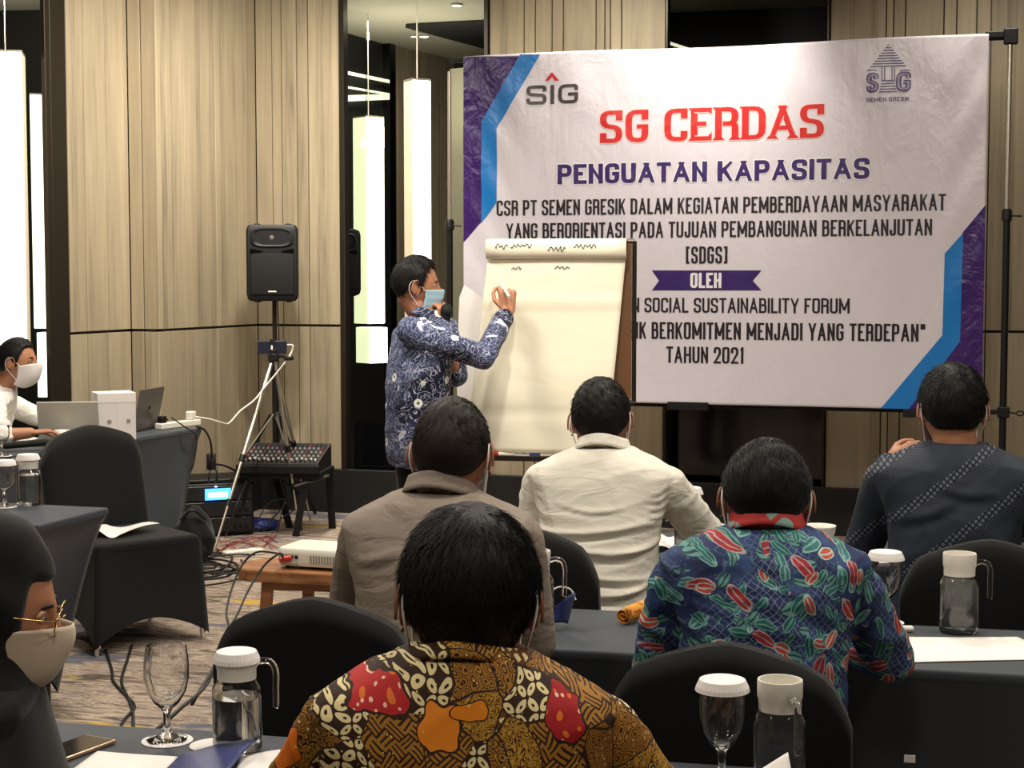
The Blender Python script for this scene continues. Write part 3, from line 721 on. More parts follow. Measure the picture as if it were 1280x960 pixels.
# ================================================================== PA SPEAKERS, TRIPOD, MIXER, RACK
def loudspeaker(loc, rz, label, h=.485, w=.325):
    t = empty('loudspeaker', loc, rz, label, 'speaker', None)
    prof = [(-.155, -.06), (-.163, -.14), (-.15, -.155), (.15, -.155), (.163, -.14), (.155, -.06), (.10, .13), (.07, .15), (-.07, .15), (-.10, .13)]
    bm = bmesh.new(); rings = []
    for z, s in ((0, .86), (.012, .95), (.04, 1), (h - .04, 1), (h - .012, .95), (h, .86)): rings.append([(x * s * w / .325, y * (s * .5 + .5), z) for x, y in prof])
    loft(bm, rings); obj('cabinet', bm, M['black_plastic'], t, auto=True)
    m_ = M.get('grille')
    if not m_:
        g_ = Mat('steel_grille', c(22, 22, 22), .6, .3, .1); g_.obj(); v_ = g_.vor(g_.co, 260, rnd=0); g_.bump(V(g_, v_.outputs['Distance']), .8, .002); M['grille'] = m_ = g_.mat
    obj('grille', BB(-w * .42, w * .42, -.166, -.15, .04, h * .64, bev=.012, seg=2), m_, t, auto=True)
    # horn: flared shallow recess ring
    bm = bmesh.new(); hz = h * .83
    R0 = [[(math.copysign(abs(math.cos(a)) ** .6, math.cos(a)) * w * .42 * s, yy, hz + math.copysign(abs(math.sin(a)) ** .6, math.sin(a)) * h * .125 * s) for a in np.linspace(0, 2 * PI, 25)[:-1]] for s, yy in ((1, -.165), (.92, -.17), (.55, -.158), (.16, -.152), (.1, -.156))]
    loft(bm, R0); obj('horn', bm, M['black_plastic'], t, auto=True)
    obj('tweeter', lathe(bmesh.new(), [(0, .016), (.014, .012), (.019, 0)], 16, Matrix.Translation((0, -.154, hz)) @ Matrix.Rotation(PI / 2, 4, 'X')), plain('grey_diaphragm', (95, 95, 92), .4), t, auto=True)
    for s in (-1, 1):
        bm = bmesh.new(); prism(bm, [(s * w * .17, h * .655), (s * w * .42, h * .69), (s * w * .42, h * .63)], -.171, -.16); obj('port', bm, M['smoke'], t)
    obj('badge', BB(-.026, .026, -.169, -.163, .058, .066), M['white_plastic'], t)
    for sx in (-1, 1):
        for z0 in (-.008, h - .004):
            obj('corner_foot', BB(sx * w * .3 - .02, sx * w * .3 + .02, -.12, -.04, z0, z0 + .012, bev=.004), M['black_rubber'], t)
    return t
sY = 10.45; sp_ = P(343, 376, sY)
loudspeaker((sp_.x, sp_.y, sp_.z), R(4), 'black loudspeaker on a pole in front of the panelled wall', .49, .33)
st_ = empty('speaker_stand', (sp_.x, sp_.y, 0), 0, 'black tripod pole stand under the loudspeaker', 'stand')
bm = bmesh.new(); tube(bm, [(0, 0, .25), (0, 0, 1.0)], .021, 12); obj('lower_pole', bm, M['black_plastic'], st_, auto=True)
bm = bmesh.new(); tube(bm, [(0, 0, 1.0), (0, 0, sp_.z + .004)], .015, 12); obj('upper_pole', bm, M['frame'], st_, auto=True)
bm = bmesh.new(); tube(bm, smooth_pts([(.022, -.01, sp_.z), (.03, -.02, 1.2), (.024, -.02, .9), (.03, -.02, .5)], 6), .0045, 6); obj('signal_cable', bm, M['black_rubber'], st_)
obj('collar', lathe(bmesh.new(), [(0, .96), (.03, .96), (.032, 1.02), (.02, 1.03), (0, 1.03)], 14), M['black_plastic'], st_, auto=True)
for a in (-60, 60, 180):
    ca, sa = math.cos(R(a)), math.sin(R(a))
    bm = bmesh.new(); tube(bm, [(ca * .03, sa * .03, .72), (ca * .42, sa * .42, .015)], .012, 8); obj('leg', bm, M['black_plastic'], st_)
q = P(421, 372, 11.75)  # the loudspeaker's mirror reflection, built as a second cabinet on a pole
loudspeaker((q.x + .04, 11.75, q.z + .02), R(0), 'mirror image of the black loudspeaker half hidden behind the panelled wall edge', .47, .3)
bm = bmesh.new(); tube(bm, [(q.x + .04, 11.75, 0), (q.x + .04, 11.75, q.z + .02)], .02, 10); tag(obj('reflected_speaker_pole', bm, M['black_plastic']), 'black pole under the mirrored loudspeaker behind the wall edge', 'stand')

# phone tripod
TY = 9.85; tc = P(342, 455, TY)
tri = empty('camera_tripod', (tc.x, tc.y, 0), 0, 'slim silver camera tripod in front of the mixer', 'tripod')
Wl = lambda p: Vector(p) - Vector((tc.x, tc.y, 0))
head = Wl(P(342, 452, TY)); feet = [Wl(Pz(267, 690, .01)), Wl(Pz(375, 668, .01)), Wl(Pz(388, 650, .01))]
for i, f in enumerate(feet):
    a = head + Vector((.02 * (f.x > 0) - .01, 0, 0)); mid = a.lerp(f, (.52, .5, .5)[i]); k2 = a.lerp(f, (.75, .72, .76)[i])
    bm = bmesh.new(); tube(bm, [a, mid], .0115, 8); tube(bm, [mid, k2], .009, 8); tube(bm, [k2, f], .007, 8); lg = obj('leg', bm, M['silver'], tri, auto=True)
    for k, p in enumerate((mid, k2)):
        b = bmesh.new(); d_ = (f - a).normalized(); tube(b, [p - d_ * .02, p + d_ * .02], .019 - .004 * k, 8); obj('leg_lock', b, M['black_plastic'], lg, auto=True)
    bm = bmesh.new(); tube(bm, [Vector((0, 0, head.z - .32)), a.lerp(f, .3) if i == 2 else mid], .005, 6); obj('brace', bm, M['silver'], tri)
bm = bmesh.new(); tube(bm, [(0, 0, head.z), (0, 0, head.z - .34)], .01, 8); obj('centre_column', bm, M['black_plastic'], tri)
bm = bmesh.new(); box(bm, -.03, .03, -.03, .03, head.z, head.z + .05, .006); box(bm, -.02, .02, -.025, .025, head.z + .05, head.z + .075, .004); tube(bm, [(0, 0, head.z + .03), (.06, -.02, head.z + .035), (.11, -.05, head.z + .02)], .009, 8); box(bm, .075, .13, -.065, -.03, head.z + .01, head.z + .035, .006); obj('pan_head', bm, M['black_plastic'], tri, auto=True)
ph0 = P(340, 434, TY)
ph = empty('smartphone', (ph0.x, ph0.y, ph0.z), R(5), 'dark phone clipped sideways on the tripod', 'phone')
obj('body', BB(-.09, .09, -.005, .005, -.04, .04, bev=.004, seg=2), plain('dark_phone', (32, 34, 48), .3), ph)
obj('phone_clamp', BB(-.012, .014, -.014, .012, -.05, .05, bev=.003), M['black_plastic'], ph)
obj('flash_window', BB(-.006, .006, -.0155, -.014, -.02, .012), M['white_plastic'], ph)
bm = bmesh.new(); tube(bm, smooth_pts([P(359, 431, TY), P(366, 432, TY), P(364, 441, TY), P(357, 452, TY - .05), P(346, 466, TY - .05), P(330, 485, TY - .1), P(318, 500, TY - .2), P(300, 514, TY - .3), P(286, 529, 9.4), P(276, 528, 9.3), P(262, 524, 9.2), P(244, 521, 9.12)], 6), .0055, 6)
tag(obj('charging_cable', bm, M['white_plastic'], smooth=True), 'white wavy cable running from the phone to the power strip on the blue table', 'cable')

# mixer on a folding stand
mY = 10.12; mA = Pz(303, 582, .0)
def mw(u, v, Y): return P(u, v, Y)
ml, mr = P(304, 578, 9.98), P(400, 580, 9.82)
mixer = empty('audio_mixer', ((ml.x + mr.x) / 2, (ml.y + mr.y) / 2 + .2, P(350, 590, 9.9).z), R(-6), 'audio mixer with rows of faders standing on a black folding stand', 'mixer')
mwid = .50; bz = .045
prof = [(-.2, 0), (-.2, .05), (.2, .14), (.2, 0)]
bm = bmesh.new(); a = [bm.verts.new((-mwid / 2, y, z)) for y, z in prof]; b = [bm.verts.new((mwid / 2, y, z)) for y, z in prof]
bm.faces.new(a); bm.faces.new(b[::-1])
for i in range(4): bm.faces.new((a[i], a[(i + 1) % 4], b[(i + 1) % 4], b[i]))
obj('chassis', bm, plain('dark_grey_metal', (38, 36, 37), .45), mixer)
sl = lambda y: .052 + (y + .2) * .225
obj('front_rim', BB(-.265, .265, -.225, -.19, -.01, .045, bev=.01, seg=2), M['black_plastic'], mixer)
rails = bmesh.new()
for i, x in enumerate(np.linspace(-.225, .225, 16)):
    fz = -.15 + .03 * ((i * 7) % 5) / 5
    bm = BB(x - .006, x + .006, fz - .012, fz + .012, sl(fz), sl(fz) + .016, bev=.002); obj('fader', bm, M['white_plastic'], mixer)
    box(rails, x - .0015, x + .0015, -.185, -.09, sl(-.14) - .012, sl(-.09) + .0)
obj('fader_slots', rails, M['smoke'], mixer)
kc = [plain('knob_grey', (150, 150, 150)), plain('knob_dark', (60, 60, 66)), plain('knob_red', (150, 50, 45))]
kme = {}
for i, x in enumerate(np.linspace(-.225, .225, 16)):
    for j, y in enumerate((-.065, -.03, .005, .04, .075, .11, .15)):
        k = (2 if (i + j * 3) % 9 == 0 else (j % 2)) if j != 6 else 1
        if k not in kme:
            b = lathe(bmesh.new(), [(.0085, 0), (.0075, .012), (0, .012)], 8); kme[k] = bpy.data.meshes.new('knob'); b.to_mesh(kme[k]); b.free()
            kme[k].materials.append(kc[k])
        o = link('knob', kme[k], None, mixer); o.location = (x, y, sl(y))
mst = empty('mixer_stand', (mixer.location.x, mixer.location.y, 0), R(-6), 'black folding stand with splayed legs under the mixer', 'stand')
mz = mixer.location.z
obj('top_frame', BB(-.25, .27, -.19, .2, mz - .045, mz - .001, bev=.006), M['black_plastic'], mst)
for x0, x1, y in ((-.2, -.3, -.16), (.17, .1, -.16), (-.12, -.02, .17), (.24, .26, .17)):
    bm = bmesh.new(); box(bm, -.022, .022, -.012, .012, 0, 1, .002)
    A, B_ = Vector((x1, y, 0)), Vector((x0, y, mz - .04))
    for v in bm.verts: v.co = A + (B_ - A) * v.co.z + Vector((v.co.x, v.co.y, 0))
    obj('leg', bm, M['black_plastic'], mst)
bm = bmesh.new(); tube(bm, [(-.32, -.28, .01), (-.2, -.2, mz - .06)], .008, 6); obj('side_tube', bm, M['frame'], mst)
bm = bmesh.new(); tube(bm, [(.1, -.2, mz - .09), (.3, -.1, mz - .03)], .012, 8); obj('cross_tube', bm, M['frame'], mst)
bm = bmesh.new()
for k in range(5):
    r0 = random.Random(k); tube(bm, smooth_pts([(-.06 + .1 * r0.random(), .0, mz - .05), (-.15 + .3 * r0.random(), -.05, mz * .6), (-.1 + .3 * r0.random(), -.1, .2), (-.2 + .3 * r0.random(), -.15, .02)], 6), .004, 5)
obj('hanging_cables', bm, M['black_rubber'], mst)

# amplifier rack with LCD
rk0 = Pz(228, 672, 0)
rack = empty('equipment_rack', (P(268, 640, 10.05).x, 10.05, 0), R(22), 'black equipment rack with a glowing blue display', 'equipment')
obj('case', BB(-.24, .22, -.15, .22, .012, .335, bev=.008), M['black_plastic'], rack)
for k in range(3): obj('front_panel', BB(-.225, .205, -.162, -.15, .03 + k * .1, .12 + k * .1, bev=.003), plain('rack_panel_black', (24, 24, 26), .4), rack)
obj('lid', BB(-.23, .21, -.14, .2, .335, .36, bev=.006), M['black_plastic'], rack)
obj('display_frame', BB(-.09, .07, -.17, -.162, .235, .305), M['lcd'], rack); obj('display', BB(-.075, .05, -.174, -.17, .25, .283), M['lcd2'], rack)
obj('power_led', BB(-.03, -.015, -.172, -.162, .314, .322), emis('pink_led', (1, .3, .4, 1), 3), rack)
for k in range(6): obj('knob', lathe(bmesh.new(), [(.011, 0), (.009, .018), (0, .018)], 10, Matrix.Translation((.1 + .035 * (k % 3), -.162, .06 + .1 * (k // 3))) @ Matrix.Rotation(PI / 2, 4, 'X')), M['black_plastic'], rack)
for x_ in (-.2, .18):
    for y_ in (-.1, .17): obj('foot', BB(x_ - .02, x_ + .02, y_ - .02, y_ + .02, 0, .012), M['black_rubber'], rack)
# black bag and blue bag, floor cables
def sack(name, label, cat, loc, r, mat, seed, sz=1.0):
    bm = bmesh.new(); bmesh.ops.create_icosphere(bm, subdivisions=4, radius=1); rnd = random.Random(seed); ph_ = [rnd.uniform(0, 6) for _ in range(6)]
    for v in bm.verts:
        d = v.co.copy(); k = 1 + .08 * math.sin(d.x * 5 + ph_[0]) + .06 * math.sin(d.y * 7 + d.z * 4 + ph_[1]) + .04 * math.sin(d.z * 11 + d.x * 6 + ph_[2])
        z = d.z * k * r[2] + r[2] * .9; v.co = Vector((d.x * k * r[0], d.y * k * r[1], max(0, z)))
    o = obj(name, bm, mat, smooth=True); o.location = loc; return tag(o, label, cat)
bp = Pz(238, 708, 0)
bag = sack('backpack', 'black bag slumped on the carpet behind the empty chair', 'bag', (bp.x, bp.y + .1, 0), (.12, .14, .16), M['black_spandex'], 3)
bm = bmesh.new(); tube(bm, smooth_pts([(-.05, -.1, .26), (.02, -.12, .32), (.08, -.06, .26)], 8), .009, 6); obj('handle', bm, M['black_rubber'], bag)
bp = Pz(325, 663, 0); sack('plastic_bag', 'small blue plastic bag on the floor under the mixer stand', 'bag', (bp.x, bp.y, 0), (.11, .09, .045), plain('blue_plastic', (20, 50, 140), .35), 5)
bm = bmesh.new(); pc = Pz(262, 712, .008); rnd = random.Random(4)
for k in range(11):
    cx, cy = pc.x + rnd.uniform(-.16, .12), pc.y + rnd.uniform(-.25, .2); rx, ry = rnd.uniform(.09, .24), rnd.uniform(.12, .35); a0 = rnd.uniform(0, 6)
    tube(bm, [(cx + rx * math.cos(a0 + t) * (1 + .1 * math.sin(3 * t + k)), cy + ry * math.sin(a0 + t), .007 + .004 * (k % 4)) for t in np.linspace(0, 5.4, 40)], .0055, 5)
tag(obj('cable_pile', bm, M['black_rubber'], smooth=True, fix=True), 'heap of coiled black cables on the carpet beside the empty chair', 'cable')
bm = bmesh.new()
rnd = random.Random(9)
for k in range(7):
    base = [Pz(248 + rnd.uniform(0, 20) + 22 * q_, 684 + rnd.uniform(-9, 9) - 2 * q_, .005 + .002 * k) for q_ in range(5)]
    tube(bm, smooth_pts(base, 6), .0028, 5)
tag(obj('floor_cables', bm, plain('dull_red_cable', (150, 70, 64), .6), smooth=True), 'thin reddish cables spread on the carpet in front of the black rack', 'cable')
# white power strip on the floor left of the projector
a = Pz(278, 697, 0); b = Pz(330, 692, 0)
t = empty('power_strip', (a + b) / 2, math.atan2((b - a).y, (b - a).x), 'white power strip lying on the carpet behind the wooden stool', 'power strip')
obj('housing', BB(-.12, .12, -.03, .03, 0, .035, bev=.006), M['white_plastic'], t)
for k in range(3): obj('socket', BB(-.085 + k * .07 - .018, -.085 + k * .07 + .018, -.02, .02, .035, .037), M['paper'], t)
# ================================================================== TABLES (spandex covered)
def ringpt(s, L, W, inx, iny):
    """perimeter point, s in 0..1 around a rectangle L x W inset by inx/iny, corner at s=0,.25.. by side"""
    x0, x1, y0, y1 = -L / 2 + inx, L / 2 - inx, -W / 2 + iny, W / 2 - iny
    k = int(s * 4) % 4; f = s * 4 - int(s * 4)
    return [(x0 + (x1 - x0) * f, y0), (x1, y0 + (y1 - y0) * f), (x1 - (x1 - x0) * f, y1), (x0, y1 - (y1 - y0) * f)][k]
def table(label, corner, yaw, L, W, mat, which='fl', foot_in=.2, group=None):
    """corner: world xy of a given top corner; which: nl,nr,fl,fr (near/far, left/right)"""
    off = Vector((L / 2 if which[1] == 'l' else -L / 2, W / 2 if which[0] == 'n' else -W / 2, 0))
    ctr = Vector((corner[0], corner[1], 0)) + Matrix.Rotation(yaw, 3, 'Z') @ off
    t = empty('conference_table', ctr, yaw, label, 'table', group)
    obj('tabletop', BB(-L / 2, L / 2, -W / 2, W / 2, .722, .75, bev=.009, seg=3), mat, t, auto=True)
    bm = bmesh.new(); N = 96; rows = []; NJ = 14
    for j in range(NJ + 1):
        q = j / NJ; row = []
        for i in range(N):
            s = i / N; k = int(s * 4) % 4; f = s * 4 - int(s * 4)
            arc = math.sin(PI * f) ** .7 if 0 < f < 1 else 0
            zb = .03 + (.26 if k in (0, 2) else .12) * arc
            z = .735 + (zb - .735) * q
            qq = (.735 - z) / .705; ease = qq ** .75
            x, y = ringpt(s, L, W, foot_in * ease, .02 * ease)
            inw = .05 * math.sin(PI * qq) * arc
            if k in (0, 2): y += inw * (1 if k == 0 else -1)
            else: x += inw * (-1 if k == 1 else 1)
            row.append(bm.verts.new((x, y, z)))
        rows.append(row)
    for a, b in zip(rows, rows[1:]):
        for i in range(N): bm.faces.new((a[i], a[(i + 1) % N], b[(i + 1) % N], b[i]))
    obj('table_cover', bm, mat, t, smooth=True)
    for sx in (-1, 1):
        for sy in (-1, 1):
            x, y = sx * (L / 2 - foot_in - .03), sy * (W / 2 - .05)
            bm = bmesh.new(); tube(bm, [(x, y, .0), (x, y, .3), (sx * (L / 2 - foot_in * .8), y, .715)], .016, 8); obj('leg', bm, M['frame'], t)
    return t
YT = R(-13.5); uT = Vector((math.cos(YT), math.sin(YT), 0)); nT = Vector((-uT.y, uT.x, 0))
T3 = table('nearest long table with the phone, goblet and blue folder', (Pz(40, 901, .75).x - .5, Pz(40, 901, .75).y + .12), R(-12.5), 2.6, .47, M['navy_spandex'], 'fl')
T2 = table('second row table carrying the blue face mask and the orange pouch', (-.36, Pz(690, 811, .75).y + .11), YT, 2.6, .46, M['blue_spandex'], 'nl')
T1 = table('front row table with the white bowl on it', (-.02, Pz(1045, 674, .75).y + .27), YT, 2.7, .46, M['navy_spandex'], 'fl')
T0 = table('dark spandex covered table at the left with a water jug near its corner', (-1.51, 5.95), R(-17), 1.9, .46, M['navy_spandex'], 'fr', .22)
dS = Vector((-.40, -.917, 0)).normalized()
TS = table('slate blue covered table with laptops and white boxes along the left wall', (-1.79, 9.19), math.atan2(-dS.y, -dS.x) , 2.0, .5, M['blue_spandex'], 'nr', .22)
o = obj('socket_label', BB(-.012, .012, -.003, 0, -.008, .008), M['paper'], T2); q = T2.matrix_basis.inverted() @ P(1137, 946, 3.47); o.location = (q.x, -.235, q.z)

# ================================================================== CHAIRS
def chair(name='banquet_chair'):
    t = empty(name)
    # backrest: hump topped panel
    def top(x): a = abs(x) / .225; return .935 - .075 * min(1, a) ** 1.5 - .07 * max(0, (a - .72) / .28) ** 2.2
    bm = bmesh.new(); xs = [-.225 + .45 * (0.5 - 0.5 * math.cos(PI * i / 28)) for i in range(29)]; rings = []
    for f in np.linspace(0, 1, 12):
        ring = []
        for sgn in (1, -1):
            for x in (xs if sgn == 1 else xs[::-1]):
                zt = top(x); zz = .40 + (zt - .40) * f; e = 1 - min(1, (abs(x) / .225)) ** 6
                th = .014 + .018 * math.sqrt(max(0, e)); th *= (1 if f < .96 else .55)
                ring.append((x * (1 + .0 * f), -.215 - .075 * f + sgn * -th, zz))
        rings.append(ring)
    loft(bm, rings); bmesh.ops.remove_doubles(bm, verts=bm.verts, dist=.0004); obj('backrest', bm, M['black_spandex'], t, smooth=True)
    obj('seat', BB(-.225, .225, -.22, .23, .42, .475, bev=.025, seg=4), M['black_spandex'], t, auto=True)
    bm = bmesh.new(); N = 80; rows = []
    for j in range(11):
        q = j / 10; row = []
        for i in range(N):
            s = i / N; f = s * 4 - int(s * 4); arc = math.sin(PI * f) ** .8 if 0 < f < 1 else 0
            z = .455 + (.03 + .10 * arc - .455) * q; qq = (.455 - z) / .425
            x, y = ringpt(s, .46, .46, -.022 * qq + .02 * math.sin(PI * qq) * arc, -.022 * qq + .02 * math.sin(PI * qq) * arc)
            row.append(bm.verts.new((x, y, z)))
        rows.append(row)
    for a, b in zip(rows, rows[1:]):
        for i in range(N): bm.faces.new((a[i], a[(i + 1) % N], b[(i + 1) % N], b[i]))
    ck = obj('seat_skirt', bm, M['black_spandex'], t, smooth=True)
    for sx in (-1, 1):
        for sy in (-1, 1):
            bm = bmesh.new(); tube(bm, [(sx * .235, sy * .235, 0), (sx * .205, sy * .205, .43)], .012, 8); obj('leg', bm, M['chrome'], t)
    return t
ch0 = chair(); used = [False]
def place_chair(x, y, rz, label):
    o = ch0 if not used[0] else copy_tree(ch0); used[0] = True
    o.location = (x, y, 0); o.rotation_euler = (0, 0, rz); return tag(o, label, 'chair', 'black covered banquet chairs')
cc = P(398, 770, 3.3); CH = {}
place_chair(cc.x + .05, cc.y + .30, R(-12), 'black covered chair of the man in the grey shirt')
cc = P(910, 800, 2.90); place_chair(cc.x + .07, cc.y + .28, R(-14), 'black covered chair of the man in the blue floral shirt, nearest the right')
cc = P(652, 660, 4.3); place_chair(cc.x + .06, cc.y + .29, R(-14), 'black covered chair of the man in the plain white shirt')
cc = P(1245, 665, 4.06); place_chair(cc.x + .06, cc.y + .29, R(-14), 'black covered chair of the man in the dark navy shirt')
place_chair(-.06, 1.97, R(-10), 'black covered chair under the man in the brown batik shirt')
place_chair(-.84, 2.28, R(-60), 'black covered chair under the woman in the black headscarf')
place_chair(-2.86, 8.42, R(-68), 'black covered chair under the seated man in white by the left wall')
sc_ = Pz(170, 668, .47); ech = place_chair(sc_.x - .06, sc_.y + .02, R(-140), 'empty black covered chair with a sheet of paper on its seat'); ech.scale = (1.08, 1.08, 1.0)

# paper on seat
def sheet_mesh(name, label, corners, mat, cat='paper', curl=.01, th=.0012, n=14, seed=0, group=None, wave=1):
    """corners: 4 world points (A,B,C,D)"""
    A, B_, C_, D = [Vector(p) for p in corners]; ctr = (A + B_ + C_ + D) / 4; bm = bmesh.new(); g = []
    for j in range(n + 1):
        row = []
        for i in range(n + 1):
            s, t = i / n, j / n; p = (A * (1 - s) + B_ * s) * (1 - t) + (D * (1 - s) + C_ * s) * t
            row.append(bm.verts.new(p - ctr + Vector((0, 0, curl * (.5 + .5 * math.sin(wave * (s * 5 + t * 2.4 + seed)))))))
        g.append(row)
    for a, b in zip(g, g[1:]):
        for i in range(n): bm.faces.new((a[i], a[i + 1], b[i + 1], b[i]))
    o = obj(name, bm, mat, smooth=True); o.location = ctr; m_ = o.modifiers.new('s', 'SOLIDIFY'); m_.thickness = th; m_.offset = 1
    return tag(o, label, cat, group)
sheet_mesh('paper_sheet', 'crumpled white sheet lying on the seat of the empty chair', [Pz(116, 672, .477), Pz(150, 673, .477), Pz(200, 663, .477), Pz(132, 658, .477)], M['paper'], curl=.035, seed=1.2)

# ================================================================== TABLEWARE
def goblet(label, loc, lid=True, h=.165, water=0, coaster=True):
    t = empty('water_goblet', loc, 0, label, 'glass')
    k = h / .165
    outer = [(0, 0), (.034, 0), (.035, .003), (.02, .007), (.009, .014), (.006, .025), (.006, .045), (.010, .055), (.022, .066), (.033, .085), (.038, .108), (.038, .135), (.0345, .165)]
    inner = [(.0333, .165), (.0368, .135), (.0368, .108), (.0318, .0855), (.0208, .0675), (.008, .0585), (0, .057)]
    b = lathe(bmesh.new(), [(r * k, z * k) for r, z in outer + inner], 40); obj('bowl', b, M['glass'], t, auto=True)
    if water:
        w = [(0, .0625), (.0068, .0635), (.0197, .0715), (.0305, .0875), (.0355, .108), (.0355, water), (0, water)]
        w = [(r * k * .99, z * k) for r, z in w if z <= water + 1e-6]
        obj('water', lathe(bmesh.new(), w, 32), M['water'], t, smooth=True)
    if coaster: obj('coaster', lathe(bmesh.new(), [(0, -.0015), (.047, -.0015), (.047, -.0002), (0, -.0002)], 32), M['paper'], t)
    if lid: paper_lid(t, .043 * k, (.165 - .014) * k, .019 * k)
    return t
def paper_lid(t, r, z, hh):
    b = lathe(bmesh.new(), [(r * 1.02, z), (r * .98, z + hh * .35), (r * .86, z + hh * .95), (r * .8, z + hh), (0, z + hh), (0, z + hh - .001), (r * .79, z + hh - .0012), (r * .84, z + hh * .9), (r * .96, z + hh * .3), (r * 1.0, z)], 120,
              closed_prof=False, fr=lambda i, j: 1 + (.014 if i % 3 == 0 else 0) * (1 if j in (0, 1, 8, 9) else .3 if j in (2, 7) else 0))
    o = obj('paper_cover', b, M['paper'], t, smooth=False); return o
def jug(label, loc, rz=0, lid='open', level=.13, scale=1.0):
    t = empty('water_jug', loc, rz, label, 'jug')
    oc = lambda i, j, n=48: 1.0
    R_ = .047
    def fo(i, j):   # octagon-ish body
        a = (i % 6) / 6; return 1.0 - .055 * math.sin(PI * a) if 2 <= j <= 7 else 1
    outer = [(0, 0), (.040, 0), (.0455, .004), (.047, .010), (.047, .115), (.0455, .124), (.039, .134), (.0365, .139), (.0365, .158), (.0385, .163), (.0385, .186)]
    inner = [(.0367, .186), (.0367, .163), (.0347, .158), (.0347, .139), (.0372, .1345), (.0437, .1235), (.0452, .1145), (.0452, .013), (.0435, .008), (0, .008)]
    nO = len(outer)
    def fr(i, j):
        if 2 <= j <= 6: a = (i % 6) / 6; return 1.0 - .05 * math.sin(PI * a)
        if nO + 4 <= j <= nO + 8: a = (i % 6) / 6; return 1.0 - .05 * math.sin(PI * a)
        return 1
    obj('glass_body', lathe(bmesh.new(), outer + inner, 48, fr=fr), M['glass'], t, auto=True)
    w = [(0, .007), (.0438, .007), (.0457, .0125), (.0457, min(level, .114)), (.0457 if level <= .115 else .0375, level), (0, level)]
    obj('water', lathe(bmesh.new(), w, 48, fr=lambda i, j: 1 - .05 * math.sin(PI * (i % 6) / 6)), M['water'], t, auto=True)
    b = bmesh.new(); pts = smooth_pts([(.036, 0, .168), (.05, 0, .172), (.066, 0, .168), (.0735, 0, .15), (.0735, 0, .12), (.0735, 0, .088), (.072, 0, .082)], 5)
    tube(b, pts, [.0065] * len(pts), 10); obj('handle', b, M['glass'], t, smooth=True)
    if lid == 'open':
        obj('neck_stopper', lathe(bmesh.new(), [(0, .1395), (.0368, .1395), (.0372, .158), (.0392, .163), (.0394, .190), (.0385, .193), (.036, .193), (.035, .190), (.033, .146), (0, .146)], 40), M['white_plastic'], t, auto=True)
    else:
        obj('neck_stopper', lathe(bmesh.new(), [(0, .1395), (.0368, .1395), (.0372, .158), (.0392, .163), (.0394, .187), (0, .187)], 40), M['white_plastic'], t, auto=True)
        paper_lid(t, .044, .172, .021)
    t.scale = (scale,) * 3
    return t
def on(u, v, z=.7505): return Pz(u, v, z)
goblet('clear empty goblet on a round paper coaster, nearest table left', on(209, 925, .752), lid=False, h=.178)
p = on(297, 938); jug('water jug with a pleated paper cover beside the clear goblet', p, R(5), 'cover', .105, .95)
obj('coaster', lathe(bmesh.new(), [(0, 0), (.045, 0), (.045, .0015), (0, .0015)], 32), M['paper']); o = bpy.context.scene.objects['coaster.001'] if 'coaster.001' in bpy.data.objects else bpy.data.objects['coaster']
o = [x for x in bpy.data.objects if x.name.startswith('coaster') and x.parent is None][-1]; o.location = on(268, 932); tag(o, 'white paper coaster lying beside the jug with the pleated cover', 'coaster')
q = P(903, 862, 2.66); goblet('goblet with a pleated paper cover in front of the nearest dark chair', (q.x, 2.66, .752), h=.172)
q = P(975, 862, 2.63); jug('water jug with its handle towards the camera beside the covered goblet', (q.x, 2.63, .7505), R(-75), 'open', .142, .96)
jug('water jug on the white paper at the right of the second table', on(1198, 790), R(-2), 'open', .136)
goblet('covered goblet on the second table beside the floral sleeve', (P(1107, 705, 3.93).x, 3.93, .752), h=.172)
jug('water jug half hidden behind the black haired head in front', (P(668, 690, 3.86).x, 3.86, .7505), R(-6), 'open', .12)
jug('covered water jug beyond the white shirted elbow on the front table', (P(861, 612, 5.02).x, 5.02, .7505), R(150), 'cover', .12, 1.02)
jug('small water jug at the far left on the dark table', on(36, 631), R(180), 'cover', .115)
goblet('goblet cut by the left edge of the picture on the dark table', on(6, 633, .752), h=.17)
goblet('goblet at the left edge on the slate blue table beside the seated man', (P(2, 540, 7.7).x, 7.7, .752), h=.165)

